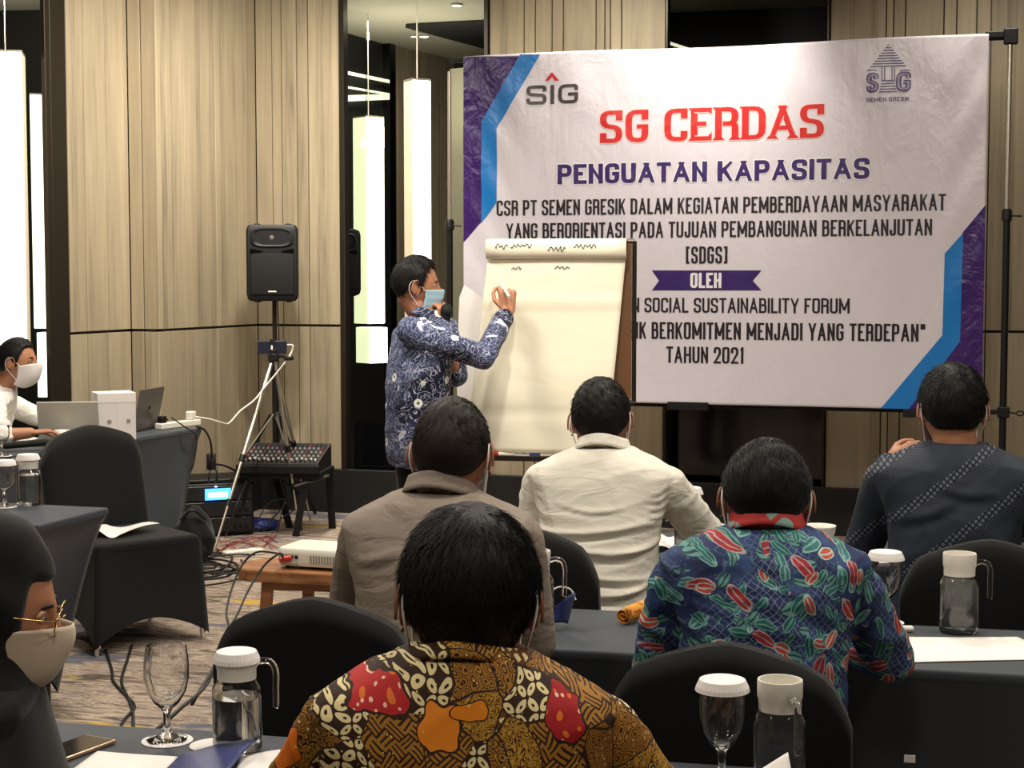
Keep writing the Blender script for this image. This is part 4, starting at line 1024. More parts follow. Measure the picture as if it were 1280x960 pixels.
def bowl(label, loc, name='soup_bowl', s=1):
    t = empty(name, loc, 0, label, 'bowl')
    obj('bowl_body', lathe(bmesh.new(), [(r * s, z * s) for r, z in [(0, .006), (.026, .006), (.03, .008), (.044, .025), (.051, .045), (.053, .062), (.0545, .066), (.052, .066), (.0495, .05), (.04, .026), (.02, .013), (0, .012)]], 36), M['white_plastic'], t, smooth=True)
    obj('saucer', lathe(bmesh.new(), [(r * s, z * s) for r, z in [(0, 0), (.035, 0), (.068, .009), (.068, .011), (.035, .005), (0, .005)]], 36), M['white_plastic'], t, smooth=True)
    return t
bowl('white soup bowl on a saucer, front table beyond the floral shirt', (P(1022, 680, 5.1).x, 5.08, .7505))
for i, (u, v, Y) in enumerate(((92, 530, 8.1), (78, 528, 8.25))):
    q = P(u, v, Y); t = empty('tea_cup', (q.x, Y, .7505), 0, ('white cup on a saucer behind the empty chair back', 'white cup farther back beside the silver laptop')[i], 'cup')
    obj('cup_body', lathe(bmesh.new(), [(0, .01), (.025, .01), (.036, .04), (.04, .075), (.038, .075), (.034, .04), (.02, .015), (0, .014)], 28), M['white_plastic'], t, smooth=True)
    obj('saucer', lathe(bmesh.new(), [(0, 0), (.04, 0), (.075, .012), (.075, .015), (.04, .005), (0, .005)], 28), M['white_plastic'], t, smooth=True)
    b = bmesh.new(); tube(b, [(.036 + .022 * math.sin(a), 0, .045 + .02 * math.cos(a)) for a in np.linspace(0, PI, 9)], .004, 6); obj('handle', b, M['white_plastic'], t)
for i, (u, v) in enumerate(((22, 552), (8, 549))):
    q = Pz(u, v, .752); t = empty('plate', (q.x, q.y, .751), 0, ('white plate with a folded napkin near the seated man', 'white plate at the left edge near the seated man')[i], 'plate')
    obj('plate_body', lathe(bmesh.new(), [(0, 0), (.06, 0), (.1, .014), (.1, .017), (.06, .004), (0, .004)], 28), M['white_plastic'], t, smooth=True)
    bm = bmesh.new(); tube(bm, smooth_pts([(-.06, 0, .03), (0, .01, .045), (.06, 0, .03)], 5), [.022] * 11, 8); obj('napkin', bm, M['paper'], t, smooth=True)
a = Pz(12, 562, .77); b = Pz(52, 556, .77); bm = bmesh.new(); capsule(bm, (-.09, 0, 0), (.09, 0, .01), .026, .03, flat=.6); o = obj('pouch', bm, M['black_spandex'], smooth=True); o.location = (a + b) / 2 + Vector((0, 0, .01)); o.rotation_euler = (0, 0, R(20)); tag(o, 'small black pouch on the slate blue table behind the empty chair', 'pouch')

# laptops and boxes
def laptop(label, base_c, yaw, lid_deg, w=.33, d=.23, mat='silver', logo=None, scr_on=False):
    t = empty('laptop', base_c, yaw, label, 'laptop')
    obj('base', BB(-w / 2, w / 2, -d / 2, d / 2, 0, .016, bev=.004), mat, t)
    X = Matrix.Translation((0, d / 2, .014)) @ Matrix.Rotation(R(lid_deg), 4, 'X')
    bm = bmesh.new(); box(bm, -w / 2, w / 2, 0, .008, 0, d, .003, X); lid = obj('lid', bm, mat, t)
    bm = bmesh.new(); box(bm, -w / 2 + .01, w / 2 - .01, -.001, .0, .012, d - .01, 0, X); obj('screen', bm, M['smoke'], lid)
    if logo:
        bm = lathe(bmesh.new(), [(0, 0), (.019, 0), (.019, .0012), (0, .0012)], 24, X @ Matrix.Translation((0, .0082, d * .48)) @ Matrix.Rotation(-PI / 2, 4, 'X')); lg = obj('lid_logo', bm, logo, lid)
        bm = bmesh.new()
        for dx in (-.005, .004): box(bm, dx, dx + .002, .0095, .0103, d * .48 - .009, d * .48 + .009, 0, X)
        obj('logo_strokes', bm, mat, lg)
    bm = bmesh.new(); ks = bmesh.new()
    for r_ in range(5):
        for k in range(12): box(ks, -w / 2 + .02 + k * .0245, -w / 2 + .04 + k * .0245, d / 2 - .05 - r_ * .022, d / 2 - .034 - r_ * .022, .016, .018)
    bm.free(); obj('keyboard', ks, M['black_plastic'], t)
    return t
grm = plain('grey_laptop', (112, 106, 100), .4, .5, .3)
qa = Pz(162, 543, .7505); qb = Pz(204, 534, .7505); dq = (qb - qa)
laptop('grey open laptop with a round dark logo next to the white boxes', (qa + qb) / 2 + Vector((-.13, .03, 0)), math.atan2(dq.y, dq.x) + PI, -12, .32, .235, grm, M['smoke'])
qa = Pz(52, 553, .7505); laptop('silver open laptop in front of the seated man in white', (qa.x + .13, qa.y + .12, .7505), R(8) + PI, -20, .31, .22, plain('silver_laptop', (186, 184, 174), .45, .5, .1))
for i, (u, Y) in enumerate(((122, 8.42), (146, 8.47))):
    q = P(u, 545, Y); t = empty('white_box', (q.x + .012, Y + .1, .7505), R(24), ('white cardboard box with a small round badge, nearer of the pair', 'white cardboard box with a small round badge, touching the grey laptop')[i], 'box', None)
    obj('carton', BB(-.05, .05, -.09, .09, 0, .25, bev=.002), plain('matte_white_card', (214, 208, 204), .7), t)
    obj('lid', BB(-.051, .051, -.091, .091, .20, .252, bev=.002), plain('matte_white_card2', (226, 220, 214), .7), t)
    obj('badge', lathe(bmesh.new(), [(0, 0), (.012, 0), (.012, .001), (0, .001)], 20, Matrix.Translation((.01, -.0905, .10)) @ Matrix.Rotation(PI / 2, 4, 'X')), plain('grey_badge', (140, 136, 134)), t)
# power strip, plugs on the blue table
a = Pz(198, 537, .7505); b = Pz(247, 531, .7505)
t = empty('power_strip', (a + b) / 2, math.atan2((b - a).y, (b - a).x), 'cream power strip on the end of the slate blue table', 'power strip')
Ls = (b - a).length / 2
obj('housing', BB(-Ls, Ls, -.028, .028, 0, .035, bev=.005), M['white_plastic'], t)
bm = bmesh.new(); box(bm, -Ls + .01, -Ls + .055, -.02, .02, .035, .075, .006); box(bm, -Ls + .05, -Ls + .075, -.01, .01, .045, .06, .004); tag(obj('plug', bm, M['black_plastic'], t))
bm = bmesh.new(); box(bm, Ls - .085, Ls - .035, -.022, .022, .035, .085, .006); obj('phone_charger', bm, M['white_plastic'], t)
k = bmesh.new()
tube(k, smooth_pts([P(246, 533, 9.1), P(256, 538, 9.3), P(263, 552, 9.4), P(265, 572, 9.6)], 6), .0065, 6)
tube(k, smooth_pts([P(265, 580, 9.6), P(280, 582, 9.8), P(297, 590, 10.0), P(310, 600, 10.1)], 6), .0065, 6)
tube(k, smooth_pts([P(264, 582, 9.6), P(262, 592, 9.8), P(260, 604, 9.85)], 4), .005, 6); tube(k, smooth_pts([P(267, 582, 9.6), P(271, 592, 9.8), P(270, 604, 9.85)], 4), .005, 6)
box(k, -.026, .026, -.02, .02, -.05, .05, .006, Matrix.Translation(P(264, 577, 9.6)))
tag(obj('extension_cable', k, M['black_rubber'], smooth=True), 'black power cord with a plug block hanging from the blue table end', 'cable')
k = bmesh.new(); tube(k, smooth_pts([P(214, 522, 8.95), P(230, 533, 9.0), P(245, 545, 9.1), P(244, 570, 9.1), P(238, 590, 9.1), P(222, 612, 9.1), P(219, 630, 9.1), P(224, 640, 9.1)], 6), .0038, 5)
tag(obj('thin_cable', k, M['black_rubber'], smooth=True), 'thin black cable looping down in front of the blue table cover', 'cable')
# phone, paper, folder on the nearest table
gold = plain('rose_gold_aluminium', (206, 170, 140), .3, .5, .7)
pc_ = Pz(91, 938, .752)
t = empty('smartphone', (pc_.x, pc_.y, .751), R(-28), 'rose gold smartphone lying on the nearest table', 'phone')
obj('body', BB(-.037, .037, -.073, .073, 0, .0075, bev=.003, seg=2), gold, t); obj('screen', BB(-.034, .034, -.068, .068, .0076, .008), M['smoke'], t)
pr = Mat('printed_paper', c(232, 228, 222), .8, .2); M['printed'] = pr.mat
sheet_mesh('paper_sheet', 'white paper between the phone and the blue folder', [Pz(86, 966, .7515), Pz(204, 968, .7515), Pz(222, 947, .7515), Pz(122, 940, .7515)], M['printed'], curl=.001)
sheet_mesh('blue_folder', 'dark blue folder sticking up at the front edge of the nearest table', [Pz(186, 985, .753), Pz(270, 985, .753), Pz(322, 922, .775), Pz(228, 944, .753)], plain('royal_blue_card', (44, 52, 106), .5), cat='folder', curl=.003, th=.003, seed=2)
sheet_mesh('paper_sheet', 'white paper under the jug beside the blue folder', [Pz(290, 985, .7512), Pz(380, 985, .7512), Pz(350, 938, .7512), Pz(300, 944, .7512)], M['paper'], curl=.002, seed=1)
sheet_mesh('paper_sheet', 'white paper tip in front of the jug at the bottom right', [P(945, 965, 2.5), P(990, 968, 2.5), P(985, 940, 2.53), P(980, 943, 2.53)], M['paper'], curl=.0, n=4)
sheet_mesh('paper_sheet', 'long white paper on the second table in front of the jug', [Pz(1126, 829, .7512), Pz(1330, 824, .7512), Pz(1272, 797, .7512), Pz(1130, 797, .7512)], M['printed'], curl=.001)
sheet_mesh('paper_sheet', 'white paper on the front table beside the white shirt', [Pz(815, 690, .7512), Pz(850, 690, .7512), Pz(852, 672, .7512), Pz(824, 672, .7512)], M['paper'], curl=.02, n=6)
sheet_mesh('paper_sheet', 'white paper on the front table beside the navy sleeve', [Pz(1052, 704, .7512), Pz(1110, 704, .7512), Pz(1096, 693, .7512), Pz(1062, 693, .7512)], M['paper'], curl=.002, n=6)
# face mask lying on table
mk = empty('face_mask', Pz(696, 782, .753), R(20), 'navy blue face mask standing folded on the second table', 'face mask')
bm = bmesh.new(); g = []
for j in range(9):
    row = []
    for i in range(13):
        s, t_ = i / 12, j / 8; row.append(bm.verts.new((-.035 + .065 * s + .02 * t_, -.02 * math.sin(PI * s) * 1.0, .002 + .075 * t_ * (.55 + .45 * s) + .01 * math.sin(PI * s))))
    g.append(row)
for a, b in zip(g, g[1:]):
    for i in range(12): bm.faces.new((a[i], a[i + 1], b[i + 1], b[i]))
o = obj('fabric', bm, cloth('navy_mask_fabric', (44, 54, 104)), mk, smooth=True); o.modifiers.new('s', 'SOLIDIFY').thickness = .004
bm = bmesh.new(); tube(bm, smooth_pts([(-.03, 0, .045), (-.02, .01, .075), (.01, .015, .092), (.04, .01, .085), (.05, 0, .06)], 6), .0022, 6); obj('ear_loop', bm, M['paper'], mk)
# orange batik pouch / cloth roll
og = Mat('orange_batik_cloth', c(222, 150, 40), .7); x, y, z = og.obj(); og.base(og.mix(og.noise(og.co, 60, 2).gt(.56), c(222, 150, 44), c(170, 86, 26))); M['orange'] = og.mat
q0 = on(778, 770, .772); d_ = Vector((.10, .12, .008)); bm = bmesh.new()
spi = [(.0045 + .0021 * a) for a in np.linspace(0, 9, 46)]
prof = [(math.cos(a) * r_, math.sin(a) * r_) for a, r_ in zip(np.linspace(0, 9 * 1.55, 46), spi)]
s_, t_, dd = frame_at(d_)
A = [[bm.verts.new(q0 + s_ * x_ + t_ * z_ + d_ * f) for x_, z_ in prof] for f in np.linspace(0, 1, 6)]
for a, b in zip(A, A[1:]):
    for i in range(len(prof) - 1): bm.faces.new((a[i], a[i + 1], b[i + 1], b[i]))
o = obj('cloth_roll', bm, M['orange'], smooth=True); o.modifiers.new('s', 'SOLIDIFY').thickness = .0016; tag(o, 'rolled orange patterned cloth on the second table by the floral sleeve', 'cloth')
bm = bmesh.new(); capsule(bm, (-.014, 0, 0), (.014, 0, 0), .008, .008); o = obj('napkin_ball', bm, M['paper'], smooth=True); o.location = on(1131, 786, .759); tag(o, 'tiny scrap of white tissue beside the floral sleeve', 'tissue')

# ================================================================== STOOL WITH PROJECTOR
wm = Mat('warm_wood', c(150, 98, 58), .5); x, y, z = wm.obj(); wm.base(wm.ramp(wm.noise(wm.comb(x * .15, y, z), 40, 4), [(.3, c(112, 68, 38)), (.7, c(170, 116, 72))])); M['wood'] = wm.mat
SZ = .47
sa = Pz(292, 708, SZ); YS = sa.y; sx0 = sa.x
stool = empty('wooden_stool', (sx0 + .27, YS + .02, 0), R(-8), 'low wooden stool table with an angled top under the projector', 'stool')
bm = bmesh.new(); poly = [(-.27, .03), (-.235, -.09), (-.19, -.12), (.2, -.17), (.27, -.12), (.27, .15), (.2, .2), (-.2, .16)]
loft(bm, [[(x, y, SZ - .045) for x, y in poly], [(x, y, SZ - .006) for x, y in poly], [(x * .985, y * .98, SZ) for x, y in poly]])
obj('seat', bm, M['wood'], stool)
for x0, y0 in ((-.12, -.07), (.0, .08), (.2, -.1), (.17, .13)):
    bm = bmesh.new(); box(bm, -.022, .022, -.016, .016, 0, 1, .003)
    A, B_ = Vector((x0 * 1.25, y0 * 1.25, 0)), Vector((x0, y0, SZ - .04))
    for v in bm.verts: v.co = A + (B_ - A) * v.co.z + Vector((v.co.x, v.co.y, 0))
    obj('leg', bm, M['wood'], stool)
obj('apron', BB(-.14, .2, -.09, -.07, SZ - .085, SZ - .04), M['wood'], stool)
pa = Pz(346, 712, SZ + .0); prj = empty('projector', (stool.location.x + .08, stool.location.y + .0, SZ + .001), R(-18), 'white data projector with red and black plugs on the wooden stool', 'projector')
bm = bmesh.new(); rings = []
pw, pd = .15, .115
for z, s in ((.012, .955), (.02, .985), (.03, 1), (.062, 1), (.075, .985), (.08, .955)):
    ring = []
    for a in np.linspace(0, 2 * PI, 41)[:-1]:
        cx, sy = math.cos(a), math.sin(a); ring.append((math.copysign(abs(cx) ** .25, cx) * pw * s, math.copysign(abs(sy) ** .25, sy) * pd * s, z))
    rings.append(ring)
loft(bm, rings); obj('housing', bm, M['white_plastic'], prj, auto=True)
obj('port_panel', BB(-.13, -.05, -pd - .002, -pd + .01, .022, .062), plain('pale_grey_plastic', (190, 186, 176)), prj)
for k in range(4): obj('port', BB(-.125 + k * .02, -.112 + k * .02, -pd - .004, -pd, .042, .054), M['black_plastic'], prj)
for k in range(10): obj('vent_slat', BB(-.0 + k * .012, .006 + k * .012, -pd - .003, -pd + .002, .026, .058), plain('pale_grey_plastic2', (150, 146, 138)) if k == 0 else bpy.data.materials['pale_grey_plastic2'], prj)
obj('lens', lathe(bmesh.new(), [(0, .02), (.022, .02), (.026, 0)], 20, Matrix.Translation((.08, pd, .045)) @ Matrix.Rotation(-PI / 2, 4, 'X')), M['smoke'], prj, auto=True)
for x_, y_ in ((-.11, -.08), (.11, -.08), (0, .08)): obj('foot', lathe(bmesh.new(), [(0, 0), (.012, 0), (.012, .014), (0, .014)], 10, Matrix.Translation((x_, y_, 0))), M['black_rubber'], prj)
PM = Matrix.Translation(prj.location) @ Matrix.Rotation(R(-18), 4, 'Z')
pl1 = PM @ Vector((-.152, -.05, .045)); pl2 = PM @ Vector((-.075, -pd - .005, .045))
bm = bmesh.new(); capsule(bm, (0, 0, 0), (-.03, -.014, -.004), .011, .009); obj('red_plug', bm, plain('red_plastic', (190, 40, 34), .35), prj, smooth=True).location = (-.085, -pd - .008, .045)
for i, (p0, path) in enumerate(((pl2 + Vector((-.03, -.03, 0)), [(350, 692, 5.75), (331, 706, 5.7), (312, 735, 5.6), (298, 765, 5.2), (285, 790, 4.7), (262, 850, 3.9), (225, 886, 3.25), (196, 912, 3.06)]),
                                (pl1, [(322, 690, 5.95), (303, 706, 5.9), (290, 735, 5.8), (283, 765, 5.4), (286, 788, 4.8), (272, 825, 4.2), (240, 880, 3.5)]))):
    bm = bmesh.new(); tube(bm, smooth_pts([p0] + [P(*q_) for q_ in path], 8), .0042, 6)
    tag(obj('projector_cable', bm, M['black_rubber'], smooth=True), ('black cable sagging from the red plug of the projector to the near table', 'black cable curving down from the left side of the projector')[i], 'cable')
for i, pts in enumerate(([(132, 812), (140, 838), (142, 852), (160, 872), (168, 884), (152, 905), (155, 930)], [(165, 806), (160, 822), (152, 850), (158, 868), (166, 890), (166, 930)])):
    bm = bmesh.new(); tube(bm, smooth_pts([Pz(u, v, .006) for u, v in pts], 6), .006, 6)
    tag(obj('floor_cable', bm, M['black_rubber'], smooth=True), ('black cable snaking on the carpet from under the empty chair, left one', 'black cable snaking on the carpet from under the empty chair, right one')[i], 'cable')
# ================================================================== CLOTH PATTERNS
def kawung(m, p, q):
    a = p.fr() - .5; b = q.fr() - .5; r = (a + b) * .7071; t = (a - b) * .7071
    e = lambda u, w: (((u.abs() - .35) / .27)._o('POWER', 2) + (w / .15)._o('POWER', 2))
    e1 = e(r, t); e2 = e(t, r); mn = e1.mn(e2); return mn.lt(1), mn.lt(.09)
def pw2(v): return v * v
def mat_batik():
    m = Mat('brown_batik_cloth', rough=.75, spec=.25); x, y, z = m.obj()
    w = m.noise(m.co, 9, 2, col=True); w2 = m.vm('SCALE', m.vm('SUBTRACT', w, (.5, .5, .5)), sc=.05)
    x, y, z = m.sep(m.vm('ADD', m.co, w2)); pv = m.comb(x + y * .35, 0, z)
    xx = x + y * .35
    gold, dark, cream = c(158, 108, 36), c(48, 26, 14), c(222, 204, 152)
    # patch selector
    v = m.vor(pv, 16, rnd=.95); sel = m.sep(v.outputs['Color'])[0]
    ve = m.vor(pv, 16, 'DISTANCE_TO_EDGE', rnd=.95); edge = V(m, ve.outputs['Distance'])
    # 1 kawung ovals
    k1, k2 = kawung(m, xx * 31, z * 31); ca = m.mix(k1, dark, cream); ca = m.mix(k2, ca, dark)
    # 2 meander lattice on the diagonal
    p, q = (xx + z) * 115, (xx - z) * 115
    ck = ((p / 3).fl() + (q / 3).fl()) * .5; ckb = ck.fr().gt(.25)
    ln = (p.fr().lt(.42) * ckb) + (q.fr().lt(.42) * (1 - ckb)); cb = m.mix(ln, gold, dark)
    # 3 slanting dashes
    p3, q3 = (xx * 1.0 + z * .35) * 75, (z - xx * .3) * 130
    da = p3.fr().gt(.45) * (q3 * .5 + p3.fl() * .37).fr().gt(.4) * (p3 * .2).fr().gt(.35); cc_ = m.mix(da, c(96, 56, 22), cream)
    # 4 fine florets
    f = m.vor(pv, 85, rnd=.6); d = V(m, f.outputs['Distance']); rg = ((d * 5.5).fr() - .5).abs().lt(.2)
    cd_ = m.mix(rg, gold, dark); cd_ = m.mix(d.lt(.13), cd_, cream)
    # 5 golden leaf filigree
    g_ = m.noise(pv, 75, 2, .5, 1.5); gl = ((g_ * 8).fr() - .5).abs().lt(.22); ce = m.mix(gl, c(186, 138, 48), c(70, 40, 16))
    col = m.mix(sel.gt(.3), ca, cb); col = m.mix(sel.gt(.45), col, cc_); col = m.mix(sel.gt(.58), col, cd_); col = m.mix(sel.gt(.8), col, ce)
    col = m.mix(edge.lt(.014), col, dark)
    tiny = V(m, m.vor(pv, 150, rnd=.8).outputs['Distance']); col = m.mix(tiny.lt(.16) * m.noise(pv, 20, 1).gt(.5), col, c(214, 190, 120))
    # big plain patches
    def blob(cx, cz, rx, rz, seed):
        n = m.noise(m.comb(xx + seed, 0, z), 13, 1); n2 = m.noise(m.comb(xx, seed, z), 30, 1)
        r = pw2((xx - cx) / rx) + pw2((z - cz) / rz); return r + (n - .5) * 2.2 + (n2 - .5) * 2.6
    dots = V(m, m.vor(pv, 70, rnd=.6).outputs['Distance'])
    for cx, cz, rx, rz, colr, dt, sd in BLOBS:
        r = blob(cx, cz, rx, rz, sd)
        col = m.mix(r.lt(1.22), col, dark); inner = m.mix(dots.lt(.2 if dt else .12), colr, c(236, 190, 170) if dt else c(236, 190, 90))
        if dt: 
            fl_ = V(m, m.vor(pv, 48, rnd=.4).outputs['Distance']); inner = m.mix(fl_.lt(.24), inner, c(216, 110, 36))
        col = m.mix(r.lt(1), col, inner)
    m.base(col); m.bump(m.noise(m.co, 700, 1), .2, .0006); return m.mat
BLOBS = [(-.125, 1.07, .036, .028, c(176, 34, 36), 1, 3.1), (-.045, 1.04, .028, .034, c(220, 128, 28), 0, 7.7), (-.012, 1.055, .026, .012, c(220, 128, 28), 0, 7.7),
         (.115, 1.045, .024, .036, c(158, 26, 30), 1, 11.3), (-.235, .97, .014, .03, c(218, 112, 24), 0, 5.2), (-.14, .865, .03, .02, c(40, 70, 50), 1, 1.2), (.06, .85, .05, .03, c(170, 36, 30), 1, 9.9)]
def leafstamp(m, pv, scale, rx, rz, thr, ang_k=6.28, seed=0.0):
    """random rotated ellipses from voronoi cells: returns (ellipse value, cell random)"""
    v = m.vor(pv, scale, rnd=.85); loc = m.vm('SUBTRACT', pv, v.outputs['Position']) if False else m.vm('SUBTRACT', m.vm('SCALE', pv, sc=1.0), v.outputs['Position'])
    a, _, b = m.sep(loc); cr = m.sep(v.outputs['Color']); an = cr[0] * ang_k
    u = a * an.cos() - b * an.sin(); w = a * an.sin() + b * an.cos()
    e = pw2(u / rx) + pw2(w / rz) + (1 - cr[1].gt(thr)) * 50
    return e, u, w, cr[2]
def mat_floral():
    m = Mat('blue_floral_batik', rough=.75, spec=.25); x, y, z = m.obj()
    w = m.noise(m.co, 14, 2, col=True); pv0 = m.vm('ADD', m.co, m.vm('SCALE', m.vm('SUBTRACT', w, (.5, .5, .5)), sc=.03))
    x, y, z = m.sep(pv0); xx = x + y * .4; pv = m.comb(xx, 0, z)
    n = m.noise(pv, 10, 4, .6); col = m.ramp(n, [(.3, c(18, 22, 48)), (.5, c(36, 50, 92)), (.66, c(52, 76, 122))])
    pn = m.noise(pv, 4, 2); hatch = ((xx + z) * 62 + n * 2).fr().lt(.14) + ((xx - z) * 62 + n * 2).fr().lt(.14)
    col = m.mix(hatch.mn(1) * pn.st(.42, .55) * .6, col, c(132, 144, 168))
    fuzz = m.noise(pv, 40, 4, .7, 1); col = m.mix((fuzz.gt(.6) * (1 - pn.st(.45, .6))) * .55, col, c(90, 118, 128))
    for (off, sc_, rx, rz, th, cols, outl) in (((.3, 0, .1), 17, .022, .009, .5, c(58, 116, 116), c(128, 170, 164)), ((.7, 0, .5), 21, .017, .008, .4, c(92, 142, 134), c(36, 60, 76)),
                                               ((1.7, 0, .9), 19, .020, .008, .6, c(34, 96, 92), c(100, 150, 140)), ((2.1, 0, .33), 10.5, .026, .011, .25, c(160, 46, 48), c(170, 150, 152)), ((4.3, 0, 1.3), 12, .017, .009, .45, c(186, 74, 60), c(170, 190, 180))):
        e, u, w_, rn = leafstamp(m, m.vm('ADD', pv, off), sc_, rx, rz, th)
        e = e + (m.noise(pv, 60, 2) - .5) * .9
        inner = m.mix((w_.abs() - .0016).lt(0), cols, outl)
        inner = m.mix(fuzz.st(.45, .65) * .5, inner, c(40, 40, 62))
        col = m.mix(e.lt(1.45), col, outl); col = m.mix(e.lt(1.0), col, inner)
    m.base(col); m.bump(m.noise(m.co, 700, 1), .2, .0006); return m.mat
def mat_presenter():
    m = Mat('navy_white_batik', rough=.75, spec=.25); x, y, z = m.obj(); pv = m.co
    n = m.noise(pv, 9, 3, .5, 1.5); n2 = m.noise(pv, 22, 3, .6, 2.0); n3 = m.noise(pv, 4, 1)
    col = m.ramp(n3, [(.4, c(20, 22, 44)), (.6, c(50, 56, 92))])
    v = m.vor(pv, 62, rnd=.7); d = V(m, v.outputs['Distance']); col = m.mix(d.lt(.17) * .7, col, c(170, 174, 196))
    l1 = ((n * 8).fr() - .5).abs().lt(.07); l2 = ((n2 * 6).fr() - .5).abs().lt(.09)
    col = m.mix(l1 * .8, col, c(180, 184, 204)); col = m.mix(l2 * n3.st(.4, .5) * .75, col, c(150, 158, 190))
    b = m.noise(pv, 13, 2, .5, 1); col = m.mix(b.st(.66, .69), col, c(196, 198, 212))
    f = m.vor(pv, 9, rnd=.8); fd = V(m, f.outputs['Distance']); col = m.mix(fd.lt(.17), col, c(206, 206, 196)); col = m.mix(fd.lt(.07), col, c(80, 84, 110))
    m.base(col); m.bump(n2, .2, .002); return m.mat
def mat_navy():
    m = Mat('dark_navy_woven_shirt', rough=.7, spec=.3); x, y, z = m.obj()
    n = m.noise(m.co, 12, 3); col = m.mix(n, c(27, 33, 44), c(42, 50, 63))
    band = ((x * .75 - z * 1.0) * 6.2 + .1).fr(); bm_ = (band - .5).abs().lt(.2)
    p, q = (x * .8 + z) * 62, (x - z * .8) * 62
    sq = p.fr().lt(.62) * q.fr().lt(.62); fin = (p * 2.5).fr().lt(.3) * (q * 2.5).fr().lt(.3)
    cb = m.mix(sq, c(17, 20, 30), c(86, 92, 108)); cf = m.mix(fin, c(24, 28, 42), c(96, 102, 120))
    half = (band - .5).gt(-.02); col = m.mix(bm_, col, m.mix(half * x.gt(-.3), cb, cf))
    m.base(col); m.bump(n, .2, .003); return m.mat
M['batik'] = mat_batik(); M['floral'] = mat_floral(); M['pres'] = mat_presenter(); M['navy'] = mat_navy()
def mat_shirt(name, rgb, var=.06):
    m = Mat(name, c(*rgb), .8, .25); m.obj(); n = m.noise(m.co, 5, 3)
    m.base(m.mix(n, tuple(t * (1 - var) for t in c(*rgb)[:3]) + (1,), c(*rgb))); x, y, z = m.sep(m.co)
    m.bump(m.noise(m.comb(x * .6, y, z * 1.6), 11, 3, .5, 1.4), .55, .012); return m.mat
M['grey_shirt'] = mat_shirt('taupe_grey_shirt_cloth', (140, 127, 116)); M['white_shirt'] = mat_shirt('cream_white_shirt_cloth', (234, 228, 214)); M['white_shirt2'] = mat_shirt('bright_white_shirt_cloth', (236, 232, 224))
M['floral_collar'] = None
mc = Mat('red_floral_collar', c(186, 54, 52), .75); x, y, z = mc.obj(); e, u, w_, rn = leafstamp(mc, mc.comb(x, 0, z), 26, .016, .009, .3); mc.base(mc.mix(e.lt(1), c(188, 52, 50), c(140, 176, 164))); M['floral_collar'] = mc.mat
M['trousers'] = cloth('black_trousers', (24, 24, 27)); M['hijab'] = cloth('black_headscarf_cloth', (16, 15, 15), .85, 500, .2); M['black_dress'] = cloth('black_dress', (18, 17, 18))
def mat_skin(name, rgb):
    m = Mat(name, c(*rgb), .5, .4); m.obj(); n = m.noise(m.co, 14, 3)
    m.base(m.mix(n, tuple(t * .82 for t in c(*rgb)[:3]) + (1,), c(*rgb))); m.b.inputs['Subsurface Weight'].default_value = .05; m.b.inputs['Subsurface Radius'].default_value = (.02, .008, .005)
    m.bump(m.noise(m.co, 260, 2), .15, .0008); return m.mat
M['skin'] = mat_skin('brown_skin', (150, 96, 70)); M['skin2'] = mat_skin('lighter_brown_skin', (178, 122, 92)); M['skin3'] = mat_skin('dark_brown_skin', (124, 74, 52))
m = Mat('black_hair', c(17, 14, 13), .6, .25); m.obj(); m.bump(m.noise(m.co, 180, 2), .4, .002); M['hair'] = m.mat
m = Mat('dark_brown_hair', c(30, 24, 20), .62, .25); m.obj(); m.bump(m.noise(m.co, 180, 2), .4, .002); M['hair2'] = m.mat
M['mask_blue'] = cloth('pale_blue_mask', (156, 190, 204), .8, 500, .05); M['mask_white'] = cloth('white_mask', (224, 216, 212), .8, 500, .05); M['mask_cream'] = cloth('cream_white_mask', (206, 190, 168), .8, 400, .08)
M['shoe'] = plain('black_leather_shoe', (18, 17, 16), .35)

# ================================================================== FIGURES
def fuse(bm, voxel, smooth=4, fac=.5):
    """union of overlapping closed shapes into one continuous surface"""
    me = bpy.data.meshes.new('tmp'); bmesh.ops.recalc_face_normals(bm, faces=bm.faces); bm.to_mesh(me); bm.free()
    o = bpy.data.objects.new('tmp', me); COL.objects.link(o)
    r = o.modifiers.new('r', 'REMESH'); r.mode = 'VOXEL'; r.voxel_size = voxel; r.use_smooth_shade = True
    if smooth:
        s = o.modifiers.new('s', 'SMOOTH'); s.factor = fac; s.iterations = smooth
    dg = bpy.context.evaluated_depsgraph_get(); out = bpy.data.meshes.new_from_object(o.evaluated_get(dg))
    bpy.data.objects.remove(o); bpy.data.meshes.remove(me)
    out.polygons.foreach_set('use_smooth', [True] * len(out.polygons)); out.materials.clear()
    return out
def get_co(me): a = np.empty(len(me.vertices) * 3, np.float32); me.vertices.foreach_get('co', a); return a.reshape(-1, 3)
def get_no(me): a = np.empty(len(me.vertices) * 3, np.float32); me.vertex_normals.foreach_get('vector', a); return a.reshape(-1, 3)
def set_co(me, a): me.vertices.foreach_set('co', a.astype(np.float32).ravel()); me.update()
def gs(x, s): return np.exp(-(x / s) ** 2)
def sstep(x, a, b): t = np.clip((x - a) / (b - a), 0, 1); return t * t * (3 - 2 * t)
